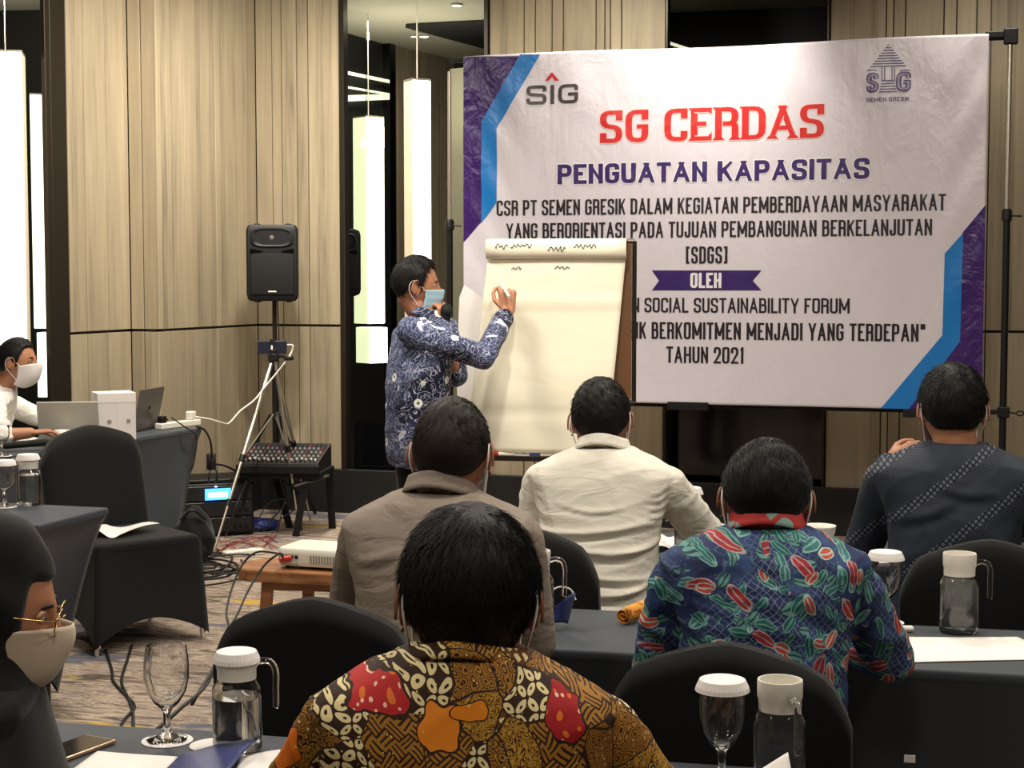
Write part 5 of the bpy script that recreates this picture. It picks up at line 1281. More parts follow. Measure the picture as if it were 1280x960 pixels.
def head_map(d, wide=1.0, nose=1.0):
    x, y, z = d[:, 0], d[:, 1], d[:, 2]; low = np.clip(-z, 0, 1); fr = sstep(y, 0, .35)
    X = x * .0765 * wide * (1 - .24 * low ** 1.5) * (1 - .05 * fr); Y = y * np.where(y < 0, .1, .094); Z = z * .118
    Y = Y * np.where(y < 0, 1 - .38 * low ** 1.1, 1.0) + low * .012 * fr
    Y += fr * (nose * .024 * gs(x, .13) * (gs(z + .2, .14) + .45 * gs(z + .02, .16)) + .004 * gs(z - .2, .1) * gs(x, .5) - .009 * gs(np.abs(x) - .4, .17) * gs(z - .04, .12)
               + .006 * gs(x, .28) * gs(z + .52, .09) + .008 * gs(x, .3) * gs(z + .85, .18) + .004 * gs(np.abs(x) - .5, .2) * gs(z + .15, .2))
    return np.stack([X, Y, Z], 1)
def sphere_dirs(nu, nv):
    th = np.linspace(0, PI, nv); ph = np.linspace(0, 2 * PI, nu, endpoint=False); out = []
    T, Ph = np.meshgrid(th, ph, indexing='ij'); return np.stack([np.sin(T) * np.cos(Ph), np.sin(T) * np.sin(Ph), np.cos(T)], 2).reshape(-1, 3)
def grid_sphere(bm, pts, nu, nv):
    vs_ = [[bm.verts.new(pts[j * nu + i]) for i in range(nu)] for j in range(1, nv - 1)]
    top = bm.verts.new(pts[0]); bot = bm.verts.new(pts[-1])
    for a, b in zip(vs_, vs_[1:]):
        for i in range(nu): bm.faces.new((a[i], b[i], b[(i + 1) % nu], a[(i + 1) % nu]))
    for i in range(nu):
        bm.faces.new((top, vs_[0][i], vs_[0][(i + 1) % nu])); bm.faces.new((bot, vs_[-1][(i + 1) % nu], vs_[-1][i]))
def xf(pts, mtx): a = np.array(mtx); return pts @ a[:3, :3].T + a[:3, 3]
def add_head(bm, HM, wide=1.0, nose=1.0, ears=True):
    nu, nv = 64, 48; grid_sphere(bm, xf(head_map(sphere_dirs(nu, nv), wide, nose), HM), nu, nv)
    for s in ((-1, 1) if ears else ()):   # ears
        E = HM @ Matrix.Translation((s * .078 * wide, -.008, -.008)) @ Matrix.Rotation(s * R(24), 4, 'Z') @ Matrix.Rotation(R(-8), 4, 'X')
        rings = []
        for k in range(9):
            f = k / 8; rr = math.sin(PI * (f * .92 + .04)); 
            rings.append([Vector((s * (-.006 + .017 * f - .002), 0, 0)) + Vector((s * .004 * math.cos(a) * 0 + (.0 if f < .7 else s * .001 * math.cos(2 * a)), math.cos(a) * .020 * (.55 + .45 * f) * (1 if f < .95 else .93), math.sin(a) * (.034 if math.sin(a) > 0 else .031) * (.6 + .4 * f) * (1 if f < .95 else .93))) for a in np.linspace(0, 2 * PI, 17)[:-1]])
        loft(bm, [[E @ p for p in r] for r in rings])
def ear_detail(HM, mat, parent, s, wide=1.0):
    E = HM @ Matrix.Translation((s * .0785 * wide, -.008, -.008)) @ Matrix.Rotation(s * R(24), 4, 'Z') @ Matrix.Rotation(R(-8), 4, 'X')
    bm = bmesh.new(); pts = [Vector((s * .010, math.cos(a) * .0195, math.sin(a) * .033)) for a in np.linspace(R(-70), R(215), 18)]
    tube(bm, [E @ p for p in pts], [.0022 + .0016 * math.sin(PI * i / 17) for i in range(18)], 7); return bm
HAIRLINE = dict(back=-.62, side=-.12, front=.55)
def hair_mask(d, hl):
    x, y, z = d[:, 0], d[:, 1], d[:, 2]
    h = np.where(y < 0, hl['side'] + (hl['back'] - hl['side']) * sstep(-y, .12, .75), hl['side'] + (hl['front'] - hl['side']) * sstep(y, .12, .62))
    # sideburn in front of the ear
    h = h - .22 * gs(y - .2, .1) * (np.abs(x) > .5)
    return z - h
def hair_part(parent, HM, mat, thick=.016, hl=None, strands=2200, length=.03, lift=.35, seed=1, wide=1.0, top=1.0, messy=.35, crown=(-.05, -.45, .9), width=.0011):
    hl = {**HAIRLINE, **(hl or {})}; rng = np.random.default_rng(seed); nu, nv = 110, 80
    d = sphere_dirs(nu, nv); p = head_map(d, wide, 0); k = hair_mask(d, hl)
    nz = sum(a * np.sin(d @ rng.normal(size=3) * f + rng.uniform(0, 6)) for a, f in ((.35, 7), (.25, 13), (.2, 22), (.15, 34)))
    thk = thick * (.45 + .55 * sstep(d[:, 2], -.3, .6) * top) * (1 + .22 * nz)
    out = -.006 + (thk + .006) * sstep(k, -.03, .10 + .22 * (hl['back'] < -.5))
    dn = d / np.array([.077, .098, .118]) ; dn /= np.linalg.norm(dn, axis=1)[:, None]
    q = p + dn * out[:, None]; bm = bmesh.new(); grid_sphere(bm, xf(q, HM), nu, nv)
    o = obj('hair', bm, mat, parent, smooth=True)
    # strands
    n = strands * 3; dd = rng.normal(size=(n, 3)); dd /= np.linalg.norm(dd, axis=1)[:, None]
    kk = hair_mask(dd, hl); dd = dd[kk > .03][:strands]; kk = hair_mask(dd, hl)
    cr = np.array(crown) / np.linalg.norm(crown)
    flow = dd - cr; flow -= dd * np.sum(flow * dd, 1)[:, None]; flow /= (np.linalg.norm(flow, axis=1)[:, None] + 1e-6)
    flow[:, 2] -= .5 * (np.abs(dd[:, 2]) < .6)
    flow += rng.normal(size=flow.shape) * messy; flow -= dd * np.sum(flow * dd, 1)[:, None]; flow /= (np.linalg.norm(flow, axis=1)[:, None] + 1e-6)
    base = head_map(dd, wide, 0); nrm = dd / np.array([.077, .098, .118]); nrm /= np.linalg.norm(nrm, axis=1)[:, None]
    th = thick * (.45 + .55 * sstep(dd[:, 2], -.3, .6) * top)
    L = length * rng.uniform(.5, 1.25, len(dd)) * (.25 + .75 * sstep(dd[:, 2], -.35, .5)); li = lift * rng.uniform(.1, 1, len(dd))
    ds = sstep(kk, .0, .22)
    verts, faces = [], []; side = np.cross(nrm, flow)
    S = 4
    for s in range(S + 1):
        f = s / S; c0 = base + nrm * (th * (.75 + .2 * f) * ds)[:, None] + flow * (L * f)[:, None] + nrm * (L * li * (f - .9 * f * f * (1 - li)))[:, None]
        c0 = c0 - nrm * (L * f * f * L * 4.2)[:, None] * .9
        wdt = width * (1 - f * .85)
        verts.append(c0 + side * wdt); verts.append(c0 - side * wdt * .5 + nrm * wdt); verts.append(c0 - side * wdt * .5 - nrm * wdt)
    A = np.stack(verts, 1); A = xf(A.reshape(-1, 3), HM); nvp = 3 * (S + 1); fs = []
    for s in range(S):
        for e in range(3): fs.append((s * 3 + e, s * 3 + (e + 1) % 3, s * 3 + 3 + (e + 1) % 3, s * 3 + 3 + e))
    F_ = (np.arange(len(dd))[:, None, None] * nvp + np.array(fs)[None]).reshape(-1, 4)
    me = bpy.data.meshes.new('hair_strands'); me.vertices.add(len(A)); me.vertices.foreach_set('co', A.astype(np.float32).ravel())
    me.loops.add(F_.size); me.loops.foreach_set('vertex_index', F_.ravel().astype(np.int32)); me.polygons.add(len(F_)); me.polygons.foreach_set('loop_start', np.arange(0, F_.size, 4, dtype=np.int32)); me.update(calc_edges=True)
    st = link('hair_strands', me, mat, o, True); tag(st, kind='stuff'); return o
def add_hand(bm, wrist, dr, nrm, size=1.0, curl=(25, 30, 25), spread=6, thumb_side=1, thumb_curl=25, curls=None):
    """palm + five fingers; dr: forearm->fingers direction, nrm: back-of-hand normal, thumb_side: +1/-1 along side"""
    d = Vector(dr).normalized(); n = Vector(nrm); n = (n - d * n.dot(d)).normalized(); s = d.cross(n) * thumb_side; w = Vector(wrist); k = size
    for a, b in ((-.028, -.03), (-.010, -.011), (.010, .011), (.026, .03)):
        capsule(bm, w + s * a * .7 * k, w + d * .082 * k + s * b * k, .0135 * k, .0115 * k, 10, .9, s)
    for i, (off, L, r_) in enumerate(((.031, .074, .0088), (.011, .083, .0092), (-.010, .078, .0088), (-.030, .062, .0078))):
        cu = curls[i] if curls else curl; ang = R(spread) * (1.5 - i) ; dd = (d * math.cos(ang) + s * math.sin(ang)).normalized(); ax = s
        p = w + d * .084 * k + s * off * k; a0 = 0
        for j, f in enumerate((.45, .31, .24)):
            a0 += R(cu[j]); v = (dd * math.cos(a0) - n * math.sin(a0)); q = p + v * L * f * k
            capsule(bm, p, q, r_ * k * (1 - .08 * j), r_ * k * (1 - .08 * (j + 1)), 9); p = q
    p = w + d * .02 * k + s * .028 * k; a0 = R(42)
    for j, (L, r_) in enumerate(((.042, .0115), (.034, .0098), (.027, .0088))):
        v = (d * math.cos(a0) + s * math.sin(a0)) - n * .25 * (1 + j * .5); v.normalize(); q = p + v * L * k; capsule(bm, p, q, r_ * k, r_ * k * .92, 9); p = q; a0 -= R(thumb_curl)
def se_ring(cx, cy, cz, rx, ry, p=2.4, n=36, tilt=0):
    out = []
    for i in range(n):
        a = 2 * PI * i / n; ca, sa = math.cos(a), math.sin(a)
        x = math.copysign(abs(ca) ** (2 / p), ca) * rx; y = math.copysign(abs(sa) ** (2 / p), sa) * ry
        out.append(Vector((cx + x, cy + y, cz - y * math.tan(tilt))))
    return out
def torso_rings(z0, zn, w, lean, infl=0, belly=0, hunch=.03, neck=True, cx=0):
    """from hip z0 to neck base zn; w: half shoulder breadth"""
    R_ = []
    T = [(0, .165, .118, 2.6), (.12, .172, .126, 2.6), (.3, .162, .124 + belly, 2.5), (.5, .162, .122 + belly * .7, 2.4), (.68, .174, .120, 2.4), (.8, w * .86, .112, 2.5), (.86, w * .92, .104, 2.6), (.90, w * .84, .097, 2.5), (.935, w * .66, .09, 2.3), (.965, w * .46, .08, 2.2), (.99, .076, .068, 2), (1.01, .064, .062, 2)]
    for t, rx, ry, p in T:
        z = z0 + (zn - z0) * t; yy = lean * t ** 1.4 - hunch * math.sin(PI * min(1, t)) ** 1
        R_.append(se_ring(cx, yy, z, rx + infl, ry + infl, p))
    return R_
def mask_part(parent, HM, mat, kind='flat', col_loop=None, wide=1.0, loops=True, bulge=.012):
    bm = bmesh.new(); g = []; NU, NV = 28, 20
    for j in range(NV + 1):
        v = j / NV; row = []
        for i in range(NU + 1):
            u = -1 + 2 * i / NU; ph = u * R(66 if kind == 'flat' else 72); z = -.013 - .113 * v
            edge = (1 - u * u); zz = z + (.004 if kind == 'flat' else .012) * (1 - abs(u)) * (1 - v) - .008 * edge * v - (.0 if kind == 'flat' else .012 * abs(u) ** 2 * (.5 - v) * -1)
            if kind != 'flat': zz = -.055 + (zz + .055) * (1 - .25 * abs(u) ** 3)
            bl = bulge * math.sin(PI * min(1, .08 + v * .84)) * max(0, edge) ** .6 - (.044 * v ** 3 if kind == 'flat' else .012 * v + .05 * v ** 6)
            ry = .099 + bl + (.012 * edge if kind != 'flat' else .008 * edge); x = math.sin(ph) * (.0775 * wide + .003) * (1 - .12 * v); y = math.cos(ph) * ry - .006 * v
            y += .012 * gs(u, .25) * (gs(v - .1, .25))
            if kind == 'flat': y += .0012 * math.sin(v * PI * 8)
            row.append(bm.verts.new(HM @ Vector((x, y, zz))))
        g.append(row)
    for a, b in zip(g, g[1:]):
        for i in range(NU): bm.faces.new((a[i], a[i + 1], b[i + 1], b[i]))
    o = obj('face_mask', bm, mat, parent, smooth=True); m_ = o.modifiers.new('s', 'SOLIDIFY'); m_.thickness = .0025; m_.offset = 1
    if loops:
        for s in (-1, 1):
            W_ = wide
            pts = [(s * .0725 * W_, .040, -.018), (s * .080 * W_, .012, .006), (s * .0845 * W_, -.012, .024), (s * .0865 * W_, -.028, .012), (s * .0865 * W_, -.033, -.008), (s * .083 * W_, -.028, -.03), (s * .077 * W_, -.01, -.055), (s * .064 * W_, .03, -.105)]
            b = bmesh.new(); tube(b, [HM @ p for p in smooth_pts(pts, 5)], .0017, 6); obj('ear_loop', b, M['paper'], o, smooth=True)
    return o
def collar_part(parent, cx, cy, z, rx, ry, h, mat, tilt=R(14), yaw=0, stand=True, name='collar'):
    bm = bmesh.new(); n = 56
    prof = [(.000, -.012, .000), (.002, h * .5, .002), (.004, h, .004), (.007, h + .002, .005), (.009, h * .8, .008), (.013, h * .1, .014), (.015, -.006, .018), (.012, -.008, .014), (.008, h * .4, .007), (.003, h * .85, .003)]
    vs_ = []
    X = Matrix.Translation((cx, cy, z)) @ Matrix.Rotation(yaw, 4, 'Z') @ Matrix.Rotation(-tilt, 4, 'X')
    for i in range(n + 1):
        a = PI / 2 + R(12) + (2 * PI - R(24)) * i / n; row = []
        for e, hz, fl in prof: row.append(bm.verts.new(X @ Vector((math.cos(a) * (rx + e + fl * .3), math.sin(a) * (ry + e + fl * .3), hz + .003 * math.sin(a * 3)))))
        vs_.append(row)
    for a, b in zip(vs_, vs_[1:]):
        for k in range(len(prof)): bm.faces.new((a[k], b[k], b[(k + 1) % len(prof)], a[(k + 1) % len(prof)]))
    bm.faces.new(vs_[0]); bm.faces.new(vs_[-1][::-1])
    return obj(name, bm, mat, parent, smooth=True)
def folds(me, items, noise_amp=.004, seed=0, freq=14, zone=None):
    co = get_co(me).astype(float); no = get_no(me).astype(float); rng = np.random.default_rng(seed); h = np.zeros(len(co))
    for k in range(5):
        kv = rng.normal(size=3) * freq * (1 + .5 * k) * .5; kv[2] *= 1.6
        wv = np.sin(co @ (rng.normal(size=3) * 6) + rng.uniform(0, 6)) * 1.2
        h += (1 - np.abs(np.sin(co @ kv + wv + rng.uniform(0, 6)))) ** 2 * noise_amp * (.8 ** k) - noise_amp * .35
    for (x0, z0, x1, z1, A, sg) in items:     # ridge from (x0,z0) to (x1,z1) on the back
        ax, az = x1 - x0, z1 - z0; L2 = ax * ax + az * az; t = np.clip(((co[:, 0] - x0) * ax + (co[:, 2] - z0) * az) / L2, 0, 1)
        bow = np.sin(PI * t) * .012; dx = co[:, 0] - (x0 + ax * t); dz = co[:, 2] - (z0 + az * t) + bow
        dist = np.sqrt(dx * dx + dz * dz); sd = dz
        back = sstep(-no[:, 1], -.2, .2); fade = np.sin(PI * np.clip(t, .02, .98)) ** .5
        h += back * fade * A * (np.exp(-(dist / sg) ** 2) - .7 * np.exp(-((dist - sg * 1.6) / sg) ** 2) * (sd < 0))
    set_co(me, co + no * h[:, None])

def figure(label, loc, rz, zn, w, lean, hc, hrot, arms, shirt, skin='skin', hair=None, mask=None, sit=True, sleeve=(.97, .97), shirt_fold=(), fold_amp=.004, group=None,
           collar=True, collar_mat=None, collar_h=.03, belly=0, hunch=.03, voxel=.0055, face=False, head_wide=1.0, hands=None, trousers='trousers', collar_tilt=R(16), seed=1, nose=1.0, arm_r=(.056, .046, .033), z0=None, shirt_voxel=.007, arm_infl=.011, beard=None, hem=None, collar_off=(0, 0, 0), collar_r=(.064, .068), legs=None, ears=True):
    """arms: [(shoulder, elbow, wrist)] local coordinates for left (-x) then right (+x)"""
    t = empty('person', loc, rz, label, 'person', group)
    hip = z0 if z0 is not None else (.50 if sit else .86)
    HM = Matrix.Translation(hc) @ Euler(hrot, 'XYZ').to_matrix().to_4x4() @ Matrix.Scale(head_wide if False else 1, 4)
    # ---- body: one continuous surface
    bm = bmesh.new(); loft(bm, torso_rings(hip, zn - .014, w - .012, lean, -.010, belly, hunch))
    top = Vector((0, lean - .0, zn - .03)); nk = Vector(hc) + (HM.to_3x3() @ Vector((0, -.022, -.05)))
    capsule(bm, top, nk, .062, .056, 18)
    add_head(bm, HM, head_wide, nose, ears)
    for ai, (s, e, wr) in enumerate(arms):
        s, e, wr = map(Vector, (s, e, wr)); capsule(bm, s, e, arm_r[0] - .010, arm_r[1] - .006); capsule(bm, e, wr, arm_r[1] - .005, arm_r[2] - .006)
        hd = (hands or [None, None])[ai] or {}
        d = hd.get('dir', (wr - e)); side = 1 if ai == 0 else -1
        hk = {k: v for k, v in hd.items() if k not in ('dir', 'n')}
        add_hand(bm, wr + (wr - e).normalized() * .012, d, hd.get('n', (0, .1, 1)), thumb_side=hk.pop('thumb_side', side), **hk)
    if legs is None:
        if sit: legs = [((s * .09, .02, hip + .01), (s * .12, .44, .50), (s * .12, .47, .09)) for s in (-1, 1)]
        else: legs = [((s * .09, .0, hip + .02), (s * .10, .02, .48), (s * .11, -.01, .09)) for s in (-1, 1)]
    for h_, k_, a_ in legs:
        capsule(bm, h_, k_, .078, .056); capsule(bm, k_, a_, .055, .036); a_ = Vector(a_); capsule(bm, a_ + Vector((0, -.03, -.05)), a_ + Vector((0, .14, -.058)), .03, .028, 12)
    body = link('body', fuse(bm, voxel, 3, .4), M[skin], t)
    # ---- trousers and shoes
    bm = bmesh.new(); loft(bm, [se_ring(0, -hunch * .3 * q, hip - .02 + .1 * q, .176, .13, 2.6) for q in (0, .4, 1)])
    for h_, k_, a_ in legs: capsule(bm, h_, k_, .092, .07); capsule(bm, k_, Vector(a_) + Vector((0, 0, .03)), .069, .052)
    link('trousers', fuse(bm, .012, 3), M[trousers], t)
    for h_, k_, a_ in legs:
        a_ = Vector(a_); bm = bmesh.new(); capsule(bm, a_ + Vector((0, -.035, -.045)), a_ + Vector((0, .155, -.05)), .04, .036, 14, .95); 
        for v in bm.verts: v.co.z = max(v.co.z, .002)
        obj('shoe', bm, M['shoe'], t, smooth=True)
    # ---- shirt with sleeves
    bm = bmesh.new(); rings = torso_rings((hem if hem is not None else hip - .0), zn, w + .004, lean, .010, belly, hunch)[:-1]
    loft(bm, rings)
    for ai, (s, e, wr) in enumerate(arms):
        s, e, wr = map(Vector, (s, e, wr)); sl = sleeve[ai]; capsule(bm, s, e, arm_r[0] + arm_infl, arm_r[1] + arm_infl)
        inn = Vector((s.x * .35, s.y * .5 + lean * .5, s.z - .02)); capsule(bm, inn, s, .062, arm_r[0] + arm_infl)
        if sl > 0: 
            en = e.lerp(wr, sl); capsule(bm, e, en, arm_r[1] + arm_infl, arm_r[1] + arm_infl + (arm_r[2] + .004 - arm_r[1]) * sl)
    me = fuse(bm, shirt_voxel, 8, .5); folds(me, shirt_fold, fold_amp, seed); sh = link('shirt', me, shirt, t)
    if collar: collar_part(t, collar_off[0], lean + collar_off[1], zn - .016 + collar_off[2], collar_r[0], collar_r[1], collar_h, collar_mat or shirt, collar_tilt)
    if hair: hair_part(t, HM, hair.pop('mat', M['hair']), wide=head_wide, seed=seed, **hair)
    if mask: mask_part(t, HM, mask[0], mask[1], wide=head_wide, bulge=mask[2] if len(mask) > 2 else .012)
    for s in ((-1, 1) if ears else ()): obj('ear_rim', ear_detail(HM, M[skin], t, s, head_wide), M[skin], t, smooth=True)
    if face:
        for s in (-1, 1):
            bm = bmesh.new(); bmesh.ops.create_uvsphere(bm, u_segments=16, v_segments=10, radius=.0115, matrix=HM @ Matrix.Translation((s * .031 * head_wide, .0755, .006))); o = obj('eye', bm, M['eye'], t, smooth=True)
            bm = bmesh.new(); bmesh.ops.create_uvsphere(bm, u_segments=12, v_segments=8, radius=.0052, matrix=HM @ Matrix.Translation((s * .031 * head_wide, .0835, .0045))); obj('iris', bm, M['iris'], o, smooth=True)
            bm = bmesh.new(); pts = [HM @ Vector((s * (.031 + .016 * q) * head_wide, .0845 - .006 * q * q - .002 * s * 0 - .005 * (q > 0) * q, .0125 - .007 * q * q)) for q in np.linspace(-1, 1, 9)]
            tube(bm, pts, .0035, 7); obj('eyelid', bm, M[skin], t, smooth=True)
            bm = bmesh.new(); pts = [HM @ Vector((s * (.033 + .02 * q) * head_wide, .0915 - .007 * q * q - .006 * max(0, q), .0265 - .006 * q * q + .002 * q)) for q in np.linspace(-1, 1, 11)]
            tube(bm, pts, [.0012 + .0026 * math.sin(PI * (i + .5) / 11) for i in range(11)], 7); obj('eyebrow', bm, M['hair'], t, smooth=True)
    return t, HM
M['eye'] = plain('eye_white', (200, 190, 180), .25); M['iris'] = plain('dark_iris', (30, 20, 14), .15)

def seated_arms(w, lean, zn, el=(.27, .12, .78), wr=(.13, .34, .785)):
    out = []
    for s in (-1, 1): out.append(((s * (w - .045), lean * .9 - .005, zn - .125), (s * el[0], el[1] + lean, el[2]), (s * wr[0], wr[1] + lean, wr[2])))
    return out
def at(u, Y): return (u - 640) / 2000 * Y * math.sqrt(1 + 0)
# 1 brown batik
pz = P(575, 815, 2.06).z
px_ = P(578, 870, 2.1).x
A = seated_arms(.215, .05, pz, (.27, .10, .84), (.14, .33, .80))
figure('man in brown and gold batik shirt seated nearest the camera, thick black hair', (px_, 2.08, 0), R(-6), pz + .004, .212, .03, (.002, .055, P(578, 632, 2.1).z - .137), (R(-12), R(2), R(10)), A, M['batik'], 'skin3',
       hair=dict(thick=.017, hl=dict(back=-.72, side=-.2), strands=5600, length=.042, lift=.25, messy=.32, crown=(.05, -.35, 1), width=.0008), mask=(M['mask_white'], 'flat'), head_wide=1.03, collar_h=.014, collar_off=(0, 0, -.008), collar_tilt=R(16), seed=11, voxel=.005, shirt_voxel=.006, fold_amp=.003,
       shirt_fold=[(-.16, .93, -.02, .90, .006, .014), (.03, .97, .17, .93, .006, .014)])
# 2 grey shirt
g_x = P(545, 700, 3.5).x; gz = P(520, 614, 3.46).z
A = seated_arms(.225, .06, gz, (.28, .14, .80), (.14, .36, .79)); A[1] = ((.17, .05, gz - .115), (.20, .10, .80), (.10, .30, .79))
figure('man in plain taupe grey shirt with cropped hair, mask loops behind his ears', (g_x, 3.46, 0), R(-14), gz + .01, .23, .04, (.018, .07, P(557, 497, 3.5).z - .128), (R(-6), R(0), R(4)), A, M['grey_shirt'], 'skin',
       hair=dict(thick=.012, hl=dict(back=-.42, side=-.12), strands=2600, length=.014, lift=.3, messy=.5, mat=M['hair2']), mask=(M['mask_white'], 'flat'), head_wide=1.02, collar_h=.030, seed=12, fold_amp=.0045,
       shirt_fold=[(-.18, 1.0, -.04, 1.03, .004, .012), (-.2, .9, -.05, .86, .004, .014), (.0, .8, .18, .78, .005, .014)])
# 3 white shirt
wz = P(742, 560, 4.56).z; w_x = P(750, 600, 4.6).x
A = [((-.175, .04, wz - .115), (-.235, .10, wz - .36), (-.12, .34, .785)), ((.185, .04, wz - .115), (.30, .20, .83), (.36, .44, .79))]
FW_ = [(x0, z0, x1, z1, A_ * 1.25, s_ * .8) for x0, z0, x1, z1, A_, s_ in [(-.19, wz - .235, .17, wz - .20, .009, .013), (-.18, wz - .27, .16, wz - .275, .008, .012), (-.02, wz - .30, .19, wz - .255, .008, .012), (-.16, wz - .33, .18, wz - .36, .007, .012), (-.17, wz - .40, .17, wz - .385, .008, .013), (-.1, wz - .155, .08, wz - .16, .004, .01), (-.15, wz - .45, .16, wz - .44, .008, .013), (-.2, wz - .3, -.05, wz - .31, .006, .01), (.0, wz - .42, .2, wz - .35, .007, .011), (-.19, wz - .37, -.02, wz - .42, .006, .01)]]
for k in range(5): FW_.append((.15, wz - .12 - .022 * k, .20, wz - .10 - .024 * k, .004, .006))
figure('man in cream white shirt leaning on the front table before the flipchart', (w_x, 4.58, 0), R(-12), wz + .008, .225, .05, (-.012, .085, P(743, 474, 4.6).z - .128), (R(-10), R(-2), R(6)), A, M['white_shirt'], 'skin',
       hair=dict(thick=.014, hl=dict(back=-.46, side=-.1), strands=2600, length=.018, lift=.45, messy=.5), mask=(M['mask_white'], 'flat'), seed=13, collar_h=.026, shirt_fold=FW_, fold_amp=.0035, shirt_voxel=.0055)
# 4 floral
fz = P(952, 661, 3.24).z; f_x = P(953, 740, 3.3).x
A = [((-.185, .05, fz - .135), (-.238, .12, fz - .34), (-.10, .32, .785)), ((.185, .05, fz - .145), (.262, .14, .80), (.15, .38, .785))]
figure('man in blue floral batik shirt hunched over the second table, slicked black hair', (f_x, 3.26, 0), R(-10), fz + .008, .228, .05, (-.002, .075, P(952, 556, 3.3).z - .122), (R(-16), R(2), R(2)), A, M['floral'], 'skin3',
       hair=dict(thick=.015, hl=dict(back=-.42, side=-.08), strands=3200, length=.034, lift=.3, messy=.12, crown=(.1, .9, .5), width=.0012), mask=(M['mask_white'], 'flat'), collar_mat=M['floral_collar'], collar_h=.034, head_wide=1.06, seed=14,
       shirt_fold=[(-.2, fz - .25, -.08, fz - .31, .006, .014), (.05, fz - .1, .2, fz - .2, .005, .015)])
# 5 navy
nz_ = P(1185, 556, 4.3).z; n_x = P(1190, 620, 4.35).x
hand_w = P(1118, 566, 4.45)
nl = Vector((n_x, 4.32, 0)); RZ5 = R(-14)
inv5 = (Matrix.Translation(nl) @ Matrix.Rotation(RZ5, 4, 'Z')).inverted()
A = [((-.185, .04, nz_ - .115), inv5 @ P(1078, 690, 4.5), inv5 @ P(1112, 582, 4.55)), ((.185, .04, nz_ - .12), (.27, .16, .82), (.16, .38, .785))]
figure('man in dark navy patterned shirt at the right with a hand raised to his face', nl, RZ5, nz_ + .012, .24, .04, (-.01, .06, P(1180, 457, 4.35).z - .128), (R(-6), R(0), R(6)), A, M['navy'], 'skin2',
       hair=dict(thick=.017, hl=dict(back=-.46, side=-.12), strands=3400, length=.028, lift=.5, messy=.45), mask=(M['mask_white'], 'flat'), seed=15, collar=False, fold_amp=.004,
       hands=[dict(dir=(.75, .25, .35), n=(-.2, -.75, .6), curl=(35, 55, 40), thumb_side=-1, size=.95), None],
       shirt_fold=[(-.05, nz_ - .10, .1, nz_ - .12, .006, .014), (-.16, nz_ - .2, .0, nz_ - .14, .006, .014)])
# 6 presenter, standing and writing
pl = Vector((P(527, 500, 7.0).x, 7.0, 0)); RZ6 = R(-62); W6 = Matrix.Translation(pl) @ Matrix.Rotation(RZ6, 4, 'Z'); I6 = W6.inverted()
lz = P(515, 392, 7.0).z
hw = P(635, 388, 7.16); tip = P(634, 352, 7.25)
A = [(I6 @ P(556, 412, 7.12), I6 @ P(570, 468, 7.2), I6 @ P(551, 412, 7.0)), (I6 @ P(513, 414, 6.86), I6 @ P(604, 447, 6.86), I6 @ (hw + Vector((-.005, -.02, -.01))))]
figure('man standing at the flipchart in navy and white batik shirt, writing and holding a microphone', pl, RZ6, lz, .21, .03, I6 @ P(520, 357, 7.02), (R(-4), R(2), R(-22)), A, M['pres'], 'skin2', sit=False,
       hair=dict(thick=.017, hl=dict(back=-.55, side=-.1, front=.66), strands=3200, length=.022, lift=.4, messy=.5), mask=(M['mask_blue'], 'flat'), face=True, sleeve=(.0, .86), hem=.78, z0=.86, voxel=.004,
       hands=[dict(dir=(.1, .1, 1), n=I6.to_3x3() @ Vector((.6, -.3, .2)), curl=(60, 75, 50), size=1.0, thumb_side=1), dict(dir=I6.to_3x3() @ Vector((-.02, .12, 1)), n=I6.to_3x3() @ Vector((.1, -.9, .1)), curls=((42, 62, 35), (58, 75, 40), (66, 80, 45), (70, 80, 45)), thumb_side=-1, thumb_curl=34, size=1.02)],
       seed=16, collar_h=.03, fold_amp=.004, head_wide=1.0, arm_r=(.056, .047, .034), collar_off=(0, 0, .0))
b0 = P(631, 362, 7.15); b1 = P(625, 352, 7.24)
bm = bmesh.new(); tube(bm, [b0 + (b0 - b1) * .9, b1], .007, 10); tube(bm, [b1, b1 + (b1 - b0).normalized() * .012], [.005, .003], 8); tag(obj('marker_pen', bm, M['white_plastic'], auto=True), 'white marker held by the standing presenter against the pad', 'marker')
mic = empty('microphone', P(558, 389, 6.97), 0, 'black microphone held in front of the presenter chin', 'microphone')
bm = bmesh.new(); bmesh.ops.create_icosphere(bm, subdivisions=3, radius=.029, matrix=Matrix.Scale(1.12, 4, (0, 0, 1))); obj('mesh_head', bm, M['grille'], mic, smooth=True)
bm = bmesh.new(); tube(bm, [(0, 0, -.02), (-.012, .01, -.09), (-.02, .02, -.19)], [.021, .0165, .013], 14); obj('handle', bm, M['black_plastic'], mic, smooth=True)
bm = bmesh.new(); tube(bm, [(.0, 0, -.018), (-.001, .001, -.028)], .024, 16); obj('ring', bm, M['frame'], mic)
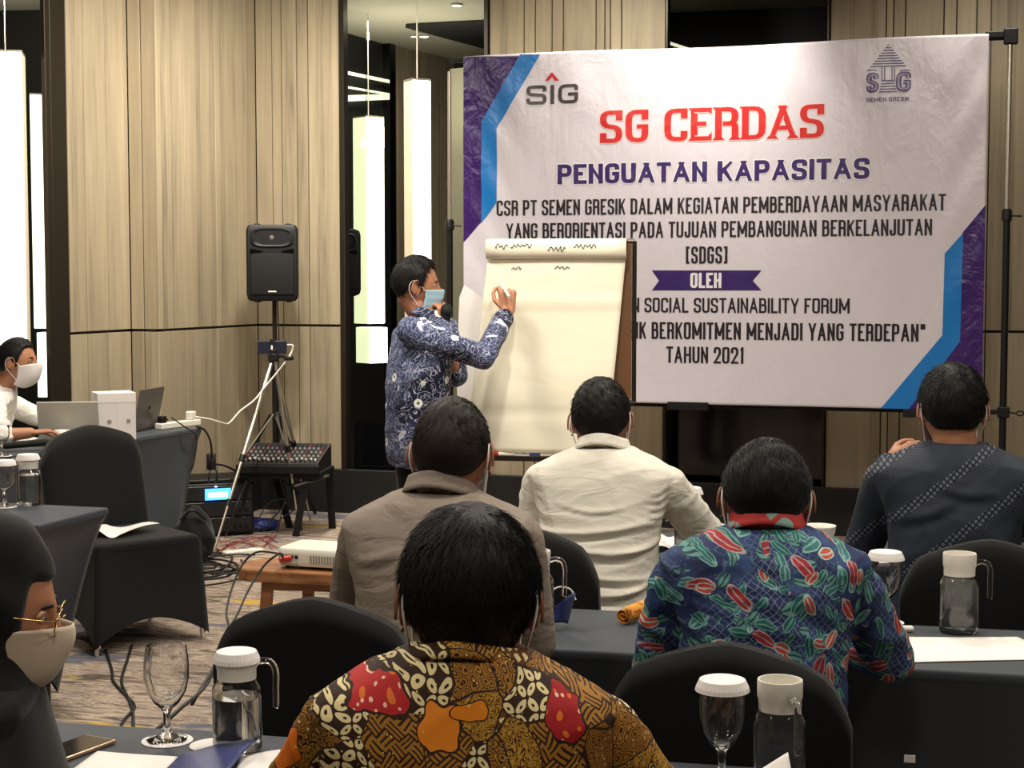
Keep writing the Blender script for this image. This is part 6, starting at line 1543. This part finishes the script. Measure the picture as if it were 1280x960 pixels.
# 7 seated man in white at the left
ll = Vector((-2.80, 8.42, 0)); RZ7 = R(-78); I7 = (Matrix.Translation(ll) @ Matrix.Rotation(RZ7, 4, 'Z')).inverted()
A = [(I7 @ P(8, 505, 8.65), I7 @ P(70, 530, 8.75), I7 @ P(84, 545, 8.55)), (I7 @ P(-8, 503, 8.16), I7 @ P(-2, 545, 8.05), I7 @ P(38, 541, 8.12))]
figure('man in bright white shirt seated at the left edge behind the laptops, white mask', ll, RZ7, P(5, 482, 8.4).z, .20, .10, I7 @ P(22, 452, 8.4), (R(-2), R(0), R(-16)), A, M['white_shirt2'], 'skin2',
       hair=dict(thick=.013, hl=dict(back=-.5, side=-.05, front=.62), strands=2200, length=.018, lift=.3, messy=.4), mask=(M['mask_white'], 'cup', .02), face=True, seed=17, voxel=.0045, sleeve=(.97, .2), collar_h=.03, nose=1.1)
# 8 woman in black headscarf
hl_ = Vector((P(-98, 900, 2.42).x, 2.42, 0)); RZ8 = R(-74); I8 = (Matrix.Translation(hl_) @ Matrix.Rotation(RZ8, 4, 'Z')).inverted()
hc8 = I8 @ P(-14, 758, 2.42)
A = [((-.15, .0, .93), (-.2, .0, .68), (-.08, .2, .60)), ((.15, .0, .93), (.2, -.02, .68), (.08, .2, .60))]
wm_, HM8 = figure('woman in black headscarf and gold glasses at the left edge, cream mask', hl_, RZ8, 1.03, .185, .10, hc8, (R(-14), R(0), R(-4)), A, M['black_dress'], 'skin2', mask=(M['mask_cream'], 'cup', .024), face=True, seed=18, voxel=.004, collar=False, ears=False)
# headscarf: shell round the head that opens at the face, draping to the shoulders
nu, nv = 90, 70; d = sphere_dirs(nu, nv); p = head_map(d, 1.0, 0); x, y, z = d.T
ang = np.arctan2(np.abs(x), np.maximum(y, 1e-4)); face = sstep(y, .50, .70) * sstep(z, .56, .42) * (np.abs(x) < .95)
thk = (.018 + .003 * np.sin(d[:, 2] * 9 + 2 * d[:, 1])) * (1 - .55 * sstep(y, .2, .6)) + .02 * sstep(-z, .2, .9)
out = np.where(face > 0, thk * (1 - face) - .012 * face, thk); dn = d / np.linalg.norm(d, axis=1)[:, None]
# tighter rim over the brow
q = p + dn * out[:, None]; q[:, 2] += .008 * sstep(z, .4, 1); q[:, 1] += .0
bm = bmesh.new(); grid_sphere(bm, xf(q, HM8), nu, nv); hj = obj('headscarf', bm, M['hijab'], wm_, smooth=True)
bm = bmesh.new(); rings = []; c0 = HM8 @ Vector((0, -.03, -.04))
for f in np.linspace(0, 1, 10):
    cz = c0.z + (.80 - c0.z) * f; rx = .088 + .16 * f ** 1.1; ry = .105 + .06 * f; cy = c0.y + (.07 - c0.y) * f
    rings.append([(v.x * (1 + .03 * math.sin(k * 1.2)), v.y, v.z) for k, v in enumerate(se_ring(c0.x * (1 - f), cy - .01, cz, rx, ry, 2.1, 48))])
loft(bm, rings); link('scarf_drape', fuse(bm, .008, 4), M['hijab'], wm_)
gl = bmesh.new()
for s in (-1, 1):
    cx = s * .033; pts = [HM8 @ Vector((cx + math.cos(a) * .026, .108 - .004 * abs(math.cos(a)), .004 + math.sin(a) * .020)) for a in np.linspace(0, 2 * PI, 25)[:-1]]
    tube(gl, pts + pts[:1], .0012, 6, cap=False)
    tube(gl, [HM8 @ Vector((s * .058, .103, .008)), HM8 @ Vector((s * .079, .06, .008)), HM8 @ Vector((s * .083, .0, .005))], .0013, 6)
tube(gl, [HM8 @ Vector((-.007, .11, .006)), HM8 @ Vector((0, .114, .009)), HM8 @ Vector((.007, .11, .006))], .0012, 6)
gg = obj('glasses', gl, M['gold'], wm_, smooth=True)
